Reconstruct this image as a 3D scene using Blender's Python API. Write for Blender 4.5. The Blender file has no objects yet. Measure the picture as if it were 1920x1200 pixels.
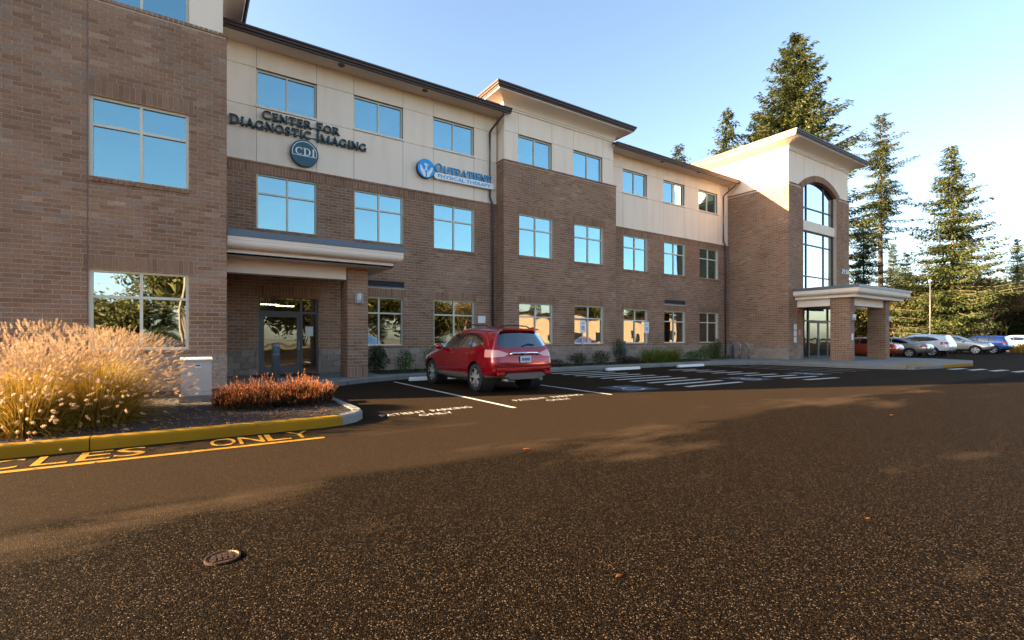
import bpy, bmesh, math, random
from mathutils import Vector, Matrix
R = math.radians
rnd = random.Random(7)
scene = bpy.context.scene
COL = scene.collection

# ------------------------------------------------------------------ camera
YAW = math.atan2(609, 912)
cam_data = bpy.data.cameras.new('camera')
cam_data.sensor_fit = 'HORIZONTAL'
cam_data.sensor_width = 36.0
cam_data.lens = 36.0 * 912.0 / 1920.0
cam_data.shift_y = 34.0 / 1920.0
cam_data.clip_start = 0.05
cam_data.clip_end = 3000.0
cam = bpy.data.objects.new('camera', cam_data)
COL.objects.link(cam)
CAM = Vector((0, 0, 1.35))
cam.location = CAM
cam.rotation_euler = (R(90), 0, -YAW)
scene.camera = cam

# ------------------------------------------------------------------ light
SUN_EL, SUN_AZ = R(17.8), R(21.4)          # the light travels along +X, turned by SUN_AZ towards -Y
SKY_STRENGTH, SUN_STRENGTH = 0.05, 5.0
scene.view_settings.view_transform = 'Standard'
scene.view_settings.look = 'None'
scene.view_settings.exposure = 3.15
scene.view_settings.gamma = 1.0
world = bpy.data.worlds.new('World')
scene.world = world
world.use_nodes = True
wn = world.node_tree.nodes
bg = wn['Background']
sky = wn.new('ShaderNodeTexSky')
sky.sky_type = 'NISHITA'
sky.sun_disc = False
sky.sun_elevation = SUN_EL
sky.sun_rotation = R(270) + SUN_AZ
sky.altitude = 100
sky.air_density = 1.0
sky.dust_density = 1.6
sky.ozone_density = 1.0
world.node_tree.links.new(sky.outputs[0], bg.inputs[0])
bg.inputs[1].default_value = SKY_STRENGTH
sd = bpy.data.lights.new('sun', 'SUN')
sd.energy = SUN_STRENGTH
sd.angle = R(0.5)
sd.color = (1.0, 0.72, 0.42)
sun = bpy.data.objects.new('sun', sd)
COL.objects.link(sun)
sun.location = (-30, 12, 20)
ldir = Vector((math.cos(SUN_EL) * math.cos(SUN_AZ), -math.cos(SUN_EL) * math.sin(SUN_AZ), -math.sin(SUN_EL)))
sun.rotation_euler = ldir.to_track_quat('-Z', 'Y').to_euler()

# ------------------------------------------------------------------ materials
MATS = {}
def nodes_of(name):
    m = bpy.data.materials.new(name)
    m.use_nodes = True
    nt = m.node_tree
    p = nt.nodes['Principled BSDF']
    MATS[name] = m
    return m, nt, p
def plain(name, col, rough=0.6, metal=0.0, spec=0.5, var=0.0, scale=8.0, bump=0.0, bscale=60.0, coat=0.0, emit=None):
    m, nt, p = nodes_of(name)
    p.inputs['Base Color'].default_value = (*col, 1)
    p.inputs['Roughness'].default_value = rough
    p.inputs['Metallic'].default_value = metal
    p.inputs['Specular IOR Level'].default_value = spec
    if coat:
        p.inputs['Coat Weight'].default_value = coat
        p.inputs['Coat Roughness'].default_value = 0.03
    if emit:
        p.inputs['Emission Color'].default_value = (*col, 1)
        p.inputs['Emission Strength'].default_value = emit
    tc = None
    if var or bump:
        tc = nt.nodes.new('ShaderNodeTexCoord')
    if var:
        n = nt.nodes.new('ShaderNodeTexNoise')
        n.inputs['Scale'].default_value = scale
        n.inputs['Detail'].default_value = 6
        nt.links.new(tc.outputs['Object'], n.inputs['Vector'])
        mx = nt.nodes.new('ShaderNodeMix'); mx.data_type = 'RGBA'
        mx.inputs[6].default_value = (*[c * (1 - var) for c in col], 1)
        mx.inputs[7].default_value = (*[min(1, c * (1 + var)) for c in col], 1)
        nt.links.new(n.outputs['Fac'], mx.inputs[0])
        nt.links.new(mx.outputs[2], p.inputs['Base Color'])
    if bump:
        n2 = nt.nodes.new('ShaderNodeTexNoise')
        n2.inputs['Scale'].default_value = bscale
        n2.inputs['Detail'].default_value = 5
        nt.links.new(tc.outputs['Object'], n2.inputs['Vector'])
        b = nt.nodes.new('ShaderNodeBump')
        b.inputs['Strength'].default_value = bump
        b.inputs['Distance'].default_value = 0.01
        nt.links.new(n2.outputs['Fac'], b.inputs['Height'])
        nt.links.new(b.outputs[0], p.inputs['Normal'])
    return m

def ramp(nt, stops):
    r = nt.nodes.new('ShaderNodeValToRGB')
    e = r.color_ramp.elements
    while len(e) < len(stops): e.new(0.5)
    for i, (p, c) in enumerate(stops):
        e[i].position = p; e[i].color = (*c, 1)
    return r

BRICK_STOPS = [(0.0, (.225, .120, .072)), (.3, (.285, .155, .094)), (.6, (.31, .174, .108)), (.8, (.295, .174, .118)), (.93, (.27, .178, .132)), (1.0, (.38, .235, .15))]
def brick_mat(name, single):
    m, nt, p = nodes_of(name)
    p.inputs['Roughness'].default_value = .85
    p.inputs['Specular IOR Level'].default_value = .25
    tc = nt.nodes.new('ShaderNodeTexCoord')
    if single:
        src = nt.nodes.new('ShaderNodeObjectInfo').outputs['Random']
    else:
        a = nt.nodes.new('ShaderNodeAttribute'); a.attribute_name = 'tint'
        src = a.outputs['Fac']
    r = ramp(nt, BRICK_STOPS)
    nt.links.new(src, r.inputs[0])
    geo = nt.nodes.new('ShaderNodeNewGeometry')
    n = nt.nodes.new('ShaderNodeTexNoise')
    n.inputs['Scale'].default_value = 22; n.inputs['Detail'].default_value = 7
    nt.links.new(geo.outputs['Position'], n.inputs['Vector'])
    mr = nt.nodes.new('ShaderNodeMapRange')
    mr.inputs[1].default_value = .3; mr.inputs[2].default_value = .7
    mr.inputs[3].default_value = .78; mr.inputs[4].default_value = 1.22
    nt.links.new(n.outputs['Fac'], mr.inputs[0])
    mul = nt.nodes.new('ShaderNodeMix'); mul.data_type = 'RGBA'; mul.blend_type = 'MULTIPLY'
    mul.inputs[0].default_value = 1
    nt.links.new(r.outputs[0], mul.inputs[6]); nt.links.new(mr.outputs[0], mul.inputs[7])
    # broad weathering streaks
    n3 = nt.nodes.new('ShaderNodeTexNoise'); n3.inputs['Scale'].default_value = .7; n3.inputs['Detail'].default_value = 4
    nt.links.new(geo.outputs['Position'], n3.inputs['Vector'])
    mr3 = nt.nodes.new('ShaderNodeMapRange'); mr3.inputs[1].default_value = .3; mr3.inputs[2].default_value = .7
    mr3.inputs[3].default_value = .80; mr3.inputs[4].default_value = 1.16
    nt.links.new(n3.outputs['Fac'], mr3.inputs[0])
    mul2 = nt.nodes.new('ShaderNodeMix'); mul2.data_type = 'RGBA'; mul2.blend_type = 'MULTIPLY'; mul2.inputs[0].default_value = 1
    nt.links.new(mul.outputs[2], mul2.inputs[6]); nt.links.new(mr3.outputs[0], mul2.inputs[7])
    nt.links.new(mul2.outputs[2], p.inputs['Base Color'])
    n2 = nt.nodes.new('ShaderNodeTexNoise'); n2.inputs['Scale'].default_value = 130; n2.inputs['Detail'].default_value = 3
    nt.links.new(geo.outputs['Position'], n2.inputs['Vector'])
    b = nt.nodes.new('ShaderNodeBump'); b.inputs['Strength'].default_value = .45; b.inputs['Distance'].default_value = .004
    nt.links.new(n2.outputs['Fac'], b.inputs['Height']); nt.links.new(b.outputs[0], p.inputs['Normal'])
    return m
brick_mat('brick', False); brick_mat('brick_single', True)
plain('tan_wall', (.62, .47, .32), .9, var=.1, scale=.6)
plain('mortar', (.53, .41, .315), .95, var=.15, scale=5, bump=.3)

def block_mat():
    m, nt, p = nodes_of('split_block')
    p.inputs['Roughness'].default_value = .95
    p.inputs['Specular IOR Level'].default_value = .2
    geo = nt.nodes.new('ShaderNodeNewGeometry')
    oi = nt.nodes.new('ShaderNodeObjectInfo')
    n = nt.nodes.new('ShaderNodeTexNoise'); n.inputs['Scale'].default_value = 60; n.inputs['Detail'].default_value = 4
    nt.links.new(geo.outputs['Position'], n.inputs['Vector'])
    r = ramp(nt, [(.3, (.16, .115, .09)), (.5, (.31, .23, .18)), (.68, (.50, .40, .32))])
    nt.links.new(n.outputs['Fac'], r.inputs[0])
    mr = nt.nodes.new('ShaderNodeMapRange'); mr.inputs[3].default_value = .8; mr.inputs[4].default_value = 1.2
    nt.links.new(oi.outputs['Random'], mr.inputs[0])
    mul = nt.nodes.new('ShaderNodeMix'); mul.data_type = 'RGBA'; mul.blend_type = 'MULTIPLY'; mul.inputs[0].default_value = 1
    nt.links.new(r.outputs[0], mul.inputs[6]); nt.links.new(mr.outputs[0], mul.inputs[7])
    nt.links.new(mul.outputs[2], p.inputs['Base Color'])
    b = nt.nodes.new('ShaderNodeBump'); b.inputs['Strength'].default_value = .9; b.inputs['Distance'].default_value = .012
    nt.links.new(n.outputs['Fac'], b.inputs['Height']); nt.links.new(b.outputs[0], p.inputs['Normal'])
block_mat()
plain('stucco_back', (.30, .24, .20), .95)
plain('trim_beige', (.80, .67, .56), .7, var=.05, scale=2)
plain('frame_cream', (.66, .62, .50), .45)
plain('frame_dark', (.035, .033, .033), .45, metal=.3)
plain('frame_grey', (.11, .105, .105), .5, metal=.3)
plain('brown_metal', (.060, .036, .028), .42, metal=.35)
plain('pipe_brown', (.085, .062, .065), .45, metal=.3)
plain('blue_flashing', (.115, .145, .185), .45, metal=.4)
plain('soffit', (.68, .56, .46), .85)
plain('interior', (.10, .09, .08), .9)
plain('blind', (.42, .48, .44), .8, var=.1, scale=3)
plain('vent_grey', (.16, .16, .16), .5, metal=.4)
plain('white_paint', (.72, .70, .66), .6, var=.12, scale=9)
plain('white_plastic', (.75, .75, .73), .4)
plain('paper', (.7, .7, .68), .8)
plain('teal_sign', (.012, .045, .060), .45)
plain('teal_face', (.014, .085, .115), .4)
plain('sign_white', (.8, .82, .84), .4)
plain('sign_blue', (.0, .31, .66), .35)
plain('sign_cyan', (.0, .33, .80), .35)
plain('sign_navy', (.01, .03, .07), .5)
plain('blue_line', (.012, .032, .06), .8, var=.3, scale=8)
plain('bollard_grey', (.13, .15, .17), .4, metal=.3)
plain('galvanised', (.42, .42, .41), .4, metal=.6)
plain('lamp_grey', (.46, .46, .47), .4, metal=.3)
plain('cabinet', (.50, .45, .40), .5, var=.08, scale=4)
plain('rust_iron', (.060, .032, .020), .45, metal=.5, var=.4, scale=40, bump=.6, bscale=80)
plain('rubber', (.012, .012, .013), .75)
plain('black_plastic', (.02, .02, .021), .55)
plain('grey_plastic', (.10, .09, .08), .5)
plain('chrome', (.75, .75, .76), .12, metal=1.0)
plain('alloy', (.72, .73, .75), .3, metal=.7)
plain('lens_red', (.50, .02, .015), .12, coat=1)
plain('lens_clear', (.62, .60, .60), .1, coat=1)
plain('lens_pink', (.70, .32, .28), .12, coat=1)
plain('plate_blue', (.42, .56, .68), .5, var=.3, scale=25)
plain('bark', (.10, .075, .055), .95, var=.4, scale=3, bump=.6, bscale=12)
plain('bark_light', (.20, .15, .105), .95, var=.4, scale=3, bump=.6, bscale=12)
plain('steel_grey', (.25, .26, .27), .5, metal=.4)
plain('red_alarm', (.45, .02, .02), .4)
plain('exit_green', (.0, .55, .05), .5, emit=.35)
plain('lamp_glow', (1.0, .82, .55), .5, emit=4.0)
def carpaint(name, col, metal=.35, rough=.28):
    m = plain(name, col, rough, metal=metal, coat=1.0)
    return m
carpaint('paint_red', (.30, .003, .011), .40, .16); carpaint('paint_white', (.66, .68, .70), .05); carpaint('paint_silver', (.50, .49, .46), .6)
carpaint('paint_grey', (.36, .36, .34), .6); carpaint('paint_blue', (.03, .10, .38)); carpaint('paint_orange', (.48, .07, .03)); carpaint('paint_dark', (.03, .035, .045))

def glass_mat(name, refl, fac, tint):
    m = bpy.data.materials.new(name); m.use_nodes = True; MATS[name] = m
    nt = m.node_tree; nt.nodes.clear()
    out = nt.nodes.new('ShaderNodeOutputMaterial')
    g = nt.nodes.new('ShaderNodeBsdfGlossy'); g.inputs['Color'].default_value = (*refl, 1); g.inputs['Roughness'].default_value = .012
    t = nt.nodes.new('ShaderNodeBsdfTransparent'); t.inputs['Color'].default_value = (*tint, 1)
    lw = nt.nodes.new('ShaderNodeLayerWeight'); lw.inputs['Blend'].default_value = .25
    mr = nt.nodes.new('ShaderNodeMapRange'); mr.inputs[3].default_value = fac; mr.inputs[4].default_value = 1.0
    nt.links.new(lw.outputs['Fresnel'], mr.inputs[0])
    geo = nt.nodes.new('ShaderNodeNewGeometry')
    n = nt.nodes.new('ShaderNodeTexNoise'); n.inputs['Scale'].default_value = 1.1; n.inputs['Detail'].default_value = 1
    nt.links.new(geo.outputs['Position'], n.inputs['Vector'])
    b = nt.nodes.new('ShaderNodeBump'); b.inputs['Strength'].default_value = .10; b.inputs['Distance'].default_value = .05
    nt.links.new(n.outputs['Fac'], b.inputs['Height']); nt.links.new(b.outputs[0], g.inputs['Normal'])
    mx = nt.nodes.new('ShaderNodeMixShader')
    nt.links.new(mr.outputs[0], mx.inputs[0]); nt.links.new(t.outputs[0], mx.inputs[1]); nt.links.new(g.outputs[0], mx.inputs[2])
    nt.links.new(mx.outputs[0], out.inputs[0])
glass_mat('glass', (.42, .69, .76), .52, (.42, .5, .5))
glass_mat('glass_clear', (.85, .95, 1.0), .62, (.4, .42, .42))
glass_mat('glass_door', (.8, .85, .85), .30, (.45, .42, .36))
glass_mat('glass_car', (.8, .9, .95), .12, (.10, .11, .11))

def leaf_mat(name, stops, trans=.35, rough=.6):
    m, nt, p = nodes_of(name)
    a = nt.nodes.new('ShaderNodeAttribute'); a.attribute_name = 'tint'
    r = ramp(nt, stops)
    nt.links.new(a.outputs['Fac'], r.inputs[0])
    nt.links.new(r.outputs[0], p.inputs['Base Color'])
    p.inputs['Roughness'].default_value = rough
    p.inputs['Specular IOR Level'].default_value = .25
    t = nt.nodes.new('ShaderNodeBsdfTranslucent')
    nt.links.new(r.outputs[0], t.inputs['Color'])
    mx = nt.nodes.new('ShaderNodeMixShader'); mx.inputs[0].default_value = trans
    out = nt.nodes['Material Output']
    nt.links.new(p.outputs[0], mx.inputs[1]); nt.links.new(t.outputs[0], mx.inputs[2]); nt.links.new(mx.outputs[0], out.inputs[0])
leaf_mat('needles', [(0, (.024, .040, .014)), (.5, (.060, .078, .022)), (1, (.125, .130, .038))], .3)
leaf_mat('needles_dark', [(0, (.014, .024, .010)), (.6, (.036, .050, .016)), (1, (.08, .088, .026))], .2)
leaf_mat('gold_leaf', [(0, (.07, .05, .02)), (.5, (.16, .115, .045)), (1, (.26, .19, .075))], .35)
leaf_mat('olive_leaf', [(0, (.018, .02, .006)), (.5, (.06, .06, .015)), (1, (.15, .13, .032))], .35)
leaf_mat('shrub_leaf', [(0, (.03, .06, .014)), (.5, (.085, .15, .035)), (1, (.17, .26, .06))], .25, .45)
leaf_mat('shrub_dark', [(0, (.014, .028, .008)), (.6, (.038, .066, .018)), (1, (.08, .12, .034))], .2, .5)
leaf_mat('plum_leaf', [(0, (.02, .008, .008)), (1, (.06, .02, .018))], .2)
leaf_mat('lime_grass', [(0, (.10, .13, .015)), (.5, (.19, .22, .03)), (1, (.28, .29, .055))], .4)
leaf_mat('straw', [(0, (.15, .085, .010)), (.45, (.34, .205, .028)), (1, (.50, .335, .075))], .5, .5)
leaf_mat('green_blade', [(0, (.05, .08, .008)), (1, (.16, .2, .02))], .4)
leaf_mat('plume', [(0, (.26, .165, .085)), (1, (.48, .34, .22))], .45, .8)
leaf_mat('heather_tip', [(0, (.12, .028, .006)), (.5, (.30, .085, .014)), (1, (.46, .19, .075))], .4)
leaf_mat('heather_base', [(0, (.02, .012, .006)), (1, (.07, .04, .012))], .2)
leaf_mat('dead_leaf', [(0, (.22, .07, .015)), (1, (.42, .16, .04))], .2)

def worn(name, col, under, thr, scale=9.0, rough=.75):
    m, nt, p = nodes_of(name); L = nt.links.new
    geo = nt.nodes.new('ShaderNodeNewGeometry')
    n = nt.nodes.new('ShaderNodeTexNoise'); n.inputs['Scale'].default_value = scale; n.inputs['Detail'].default_value = 9; n.inputs['Roughness'].default_value = .68
    L(geo.outputs['Position'], n.inputs['Vector'])
    mr = nt.nodes.new('ShaderNodeMapRange'); mr.inputs[1].default_value = thr; mr.inputs[2].default_value = thr + .06; L(n.outputs['Fac'], mr.inputs[0])
    n2 = nt.nodes.new('ShaderNodeTexNoise'); n2.inputs['Scale'].default_value = 1.6; n2.inputs['Detail'].default_value = 6; L(geo.outputs['Position'], n2.inputs['Vector'])
    c2 = nt.nodes.new('ShaderNodeMix'); c2.data_type = 'RGBA'; c2.inputs[6].default_value = (*[c * .62 for c in col], 1); c2.inputs[7].default_value = (*[min(1, c * 1.2) for c in col], 1)
    L(n2.outputs['Fac'], c2.inputs[0])
    mx = nt.nodes.new('ShaderNodeMix'); mx.data_type = 'RGBA'; mx.inputs[7].default_value = (*under, 1)
    L(mr.outputs[0], mx.inputs[0]); L(c2.outputs[2], mx.inputs[6]); L(mx.outputs[2], p.inputs['Base Color'])
    p.inputs['Roughness'].default_value = rough; p.inputs['Specular IOR Level'].default_value = .2
    b = nt.nodes.new('ShaderNodeBump'); b.inputs['Strength'].default_value = .35; b.inputs['Distance'].default_value = .006; L(n.outputs['Fac'], b.inputs['Height']); L(b.outputs[0], p.inputs['Normal'])
worn('yellow_kerb', (.33, .165, .004), (.11, .095, .075), .60)
worn('yellow_line', (.32, .16, .006), (.012, .009, .006), .57, 14)
worn('white_line', (.50, .48, .44), (.014, .012, .010), .58, 16)
worn('concrete', (.22, .215, .195), (.10, .095, .085), .60, 5, .9)
def stucco_mat():
    m, nt, p = nodes_of('stucco'); L = nt.links.new
    geo = nt.nodes.new('ShaderNodeNewGeometry')
    mp = nt.nodes.new('ShaderNodeMapping'); mp.inputs['Scale'].default_value = (2.2, 2.2, .22); L(geo.outputs['Position'], mp.inputs[0])
    n = nt.nodes.new('ShaderNodeTexNoise'); n.inputs['Scale'].default_value = 1.4; n.inputs['Detail'].default_value = 7; L(mp.outputs[0], n.inputs['Vector'])
    r = ramp(nt, [(.28, (.83, .68, .545)), (.5, (.88, .73, .595)), (.7, (.90, .75, .615))]); L(n.outputs['Fac'], r.inputs[0]); L(r.outputs[0], p.inputs['Base Color'])
    p.inputs['Roughness'].default_value = .9; p.inputs['Specular IOR Level'].default_value = .2
    n2 = nt.nodes.new('ShaderNodeTexNoise'); n2.inputs['Scale'].default_value = 90; n2.inputs['Detail'].default_value = 4; L(geo.outputs['Position'], n2.inputs['Vector'])
    b = nt.nodes.new('ShaderNodeBump'); b.inputs['Strength'].default_value = .3; b.inputs['Distance'].default_value = .008; L(n2.outputs['Fac'], b.inputs['Height']); L(b.outputs[0], p.inputs['Normal'])
stucco_mat()
def ground_mats():
    # asphalt: coarse open-graded surface south of the seam at Y=4.8, finer sealed strip towards the building
    m, nt, p = nodes_of('asphalt')
    L = nt.links.new
    geo = nt.nodes.new('ShaderNodeNewGeometry')
    sep = nt.nodes.new('ShaderNodeSeparateXYZ'); L(geo.outputs['Position'], sep.inputs[0])
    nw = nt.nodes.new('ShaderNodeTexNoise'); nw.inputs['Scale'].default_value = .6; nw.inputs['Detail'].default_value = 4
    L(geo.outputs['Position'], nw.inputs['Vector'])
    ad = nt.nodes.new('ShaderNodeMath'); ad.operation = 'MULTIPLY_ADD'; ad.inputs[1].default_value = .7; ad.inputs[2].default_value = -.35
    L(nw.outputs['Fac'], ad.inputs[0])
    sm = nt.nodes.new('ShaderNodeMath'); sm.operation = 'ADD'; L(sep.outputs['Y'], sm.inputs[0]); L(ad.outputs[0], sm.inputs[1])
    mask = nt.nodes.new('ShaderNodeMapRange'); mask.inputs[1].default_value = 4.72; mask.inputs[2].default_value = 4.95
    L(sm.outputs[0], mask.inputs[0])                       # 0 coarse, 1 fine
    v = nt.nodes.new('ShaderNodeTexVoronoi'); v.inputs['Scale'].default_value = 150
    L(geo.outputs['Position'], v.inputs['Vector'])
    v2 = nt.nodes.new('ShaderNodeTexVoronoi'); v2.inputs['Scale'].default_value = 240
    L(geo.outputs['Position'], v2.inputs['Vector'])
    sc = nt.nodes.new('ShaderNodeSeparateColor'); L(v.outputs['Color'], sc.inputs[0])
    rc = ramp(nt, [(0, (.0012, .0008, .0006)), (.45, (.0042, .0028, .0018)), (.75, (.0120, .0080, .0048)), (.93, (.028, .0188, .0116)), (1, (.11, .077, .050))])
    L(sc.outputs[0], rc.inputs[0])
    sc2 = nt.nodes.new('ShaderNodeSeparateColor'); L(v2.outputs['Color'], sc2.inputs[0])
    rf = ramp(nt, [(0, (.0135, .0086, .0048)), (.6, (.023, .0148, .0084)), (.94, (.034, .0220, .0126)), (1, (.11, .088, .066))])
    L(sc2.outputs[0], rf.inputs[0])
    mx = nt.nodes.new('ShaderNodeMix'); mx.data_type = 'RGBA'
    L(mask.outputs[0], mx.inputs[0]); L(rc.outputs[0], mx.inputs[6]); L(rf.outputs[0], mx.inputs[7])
    # dusty, worn patches (along the seam and where cars turn)
    nd = nt.nodes.new('ShaderNodeTexNoise'); nd.inputs['Scale'].default_value = .55; nd.inputs['Detail'].default_value = 7; nd.inputs['Roughness'].default_value = .62
    mp = nt.nodes.new('ShaderNodeMapping'); mp.inputs['Scale'].default_value = (.55, 1.5, 1)
    L(geo.outputs['Position'], mp.inputs[0]); L(mp.outputs[0], nd.inputs['Vector'])
    dist = nt.nodes.new('ShaderNodeMath'); dist.operation = 'SUBTRACT'; dist.inputs[1].default_value = 4.6; L(sep.outputs['Y'], dist.inputs[0])
    ab = nt.nodes.new('ShaderNodeMath'); ab.operation = 'ABSOLUTE'; L(dist.outputs[0], ab.inputs[0])
    band = nt.nodes.new('ShaderNodeMapRange'); band.inputs[1].default_value = .1; band.inputs[2].default_value = 1.1; band.inputs[3].default_value = .13; band.inputs[4].default_value = 0
    L(ab.outputs[0], band.inputs[0])
    ds = nt.nodes.new('ShaderNodeMath'); ds.operation = 'ADD'; L(nd.outputs['Fac'], ds.inputs[0]); L(band.outputs[0], ds.inputs[1])
    dm = nt.nodes.new('ShaderNodeMapRange'); dm.inputs[1].default_value = .60; dm.inputs[2].default_value = .78; dm.inputs[3].default_value = 0; dm.inputs[4].default_value = .6
    L(ds.outputs[0], dm.inputs[0])
    dust = nt.nodes.new('ShaderNodeMix'); dust.data_type = 'RGBA'; dust.inputs[7].default_value = (.082, .055, .033, 1)
    L(dm.outputs[0], dust.inputs[0]); L(mx.outputs[2], dust.inputs[6])
    L(dust.outputs[2], p.inputs['Base Color'])
    p.inputs['Roughness'].default_value = .8
    p.inputs['Specular IOR Level'].default_value = .02
    # relief
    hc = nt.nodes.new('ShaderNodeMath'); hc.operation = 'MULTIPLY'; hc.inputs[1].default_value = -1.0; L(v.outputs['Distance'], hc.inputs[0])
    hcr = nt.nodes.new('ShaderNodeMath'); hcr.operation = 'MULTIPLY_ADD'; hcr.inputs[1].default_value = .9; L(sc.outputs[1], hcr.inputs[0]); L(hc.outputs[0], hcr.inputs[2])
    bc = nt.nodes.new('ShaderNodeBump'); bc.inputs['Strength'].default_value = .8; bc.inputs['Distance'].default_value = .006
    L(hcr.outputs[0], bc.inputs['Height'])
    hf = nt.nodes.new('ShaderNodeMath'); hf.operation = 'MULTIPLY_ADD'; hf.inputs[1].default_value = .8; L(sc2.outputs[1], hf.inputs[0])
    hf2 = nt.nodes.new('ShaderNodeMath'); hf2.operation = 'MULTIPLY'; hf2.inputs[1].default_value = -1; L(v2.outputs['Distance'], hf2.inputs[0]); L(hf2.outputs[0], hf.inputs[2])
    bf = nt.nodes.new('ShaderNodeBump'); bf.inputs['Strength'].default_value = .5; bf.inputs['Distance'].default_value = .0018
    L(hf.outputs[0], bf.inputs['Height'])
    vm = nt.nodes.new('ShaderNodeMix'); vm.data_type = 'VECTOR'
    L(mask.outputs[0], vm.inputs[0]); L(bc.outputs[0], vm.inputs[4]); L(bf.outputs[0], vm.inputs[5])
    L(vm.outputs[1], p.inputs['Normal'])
    # mulch
    m, nt, p = nodes_of('mulch')
    L = nt.links.new
    geo = nt.nodes.new('ShaderNodeNewGeometry')
    v = nt.nodes.new('ShaderNodeTexVoronoi'); v.inputs['Scale'].default_value = 38
    L(geo.outputs['Position'], v.inputs['Vector'])
    s = nt.nodes.new('ShaderNodeSeparateColor'); L(v.outputs['Color'], s.inputs[0])
    r = ramp(nt, [(0, (.005, .0035, .0025)), (.6, (.016, .010, .006)), (1, (.06, .035, .02))])
    L(s.outputs[0], r.inputs[0]); L(r.outputs[0], p.inputs['Base Color'])
    p.inputs['Roughness'].default_value = .95
    b = nt.nodes.new('ShaderNodeBump'); b.inputs['Strength'].default_value = 1; b.inputs['Distance'].default_value = .03
    L(s.outputs[1], b.inputs['Height']); L(b.outputs[0], p.inputs['Normal'])
    # far rough grass / verge
    m, nt, p = nodes_of('verge')
    L = nt.links.new
    geo = nt.nodes.new('ShaderNodeNewGeometry')
    n = nt.nodes.new('ShaderNodeTexNoise'); n.inputs['Scale'].default_value = .5; n.inputs['Detail'].default_value = 8
    L(geo.outputs['Position'], n.inputs['Vector'])
    r = ramp(nt, [(.3, (.03, .035, .012)), (.55, (.08, .07, .025)), (.75, (.16, .12, .05))])
    L(n.outputs['Fac'], r.inputs[0]); L(r.outputs[0], p.inputs['Base Color']); p.inputs['Roughness'].default_value = .95
ground_mats()

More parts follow.
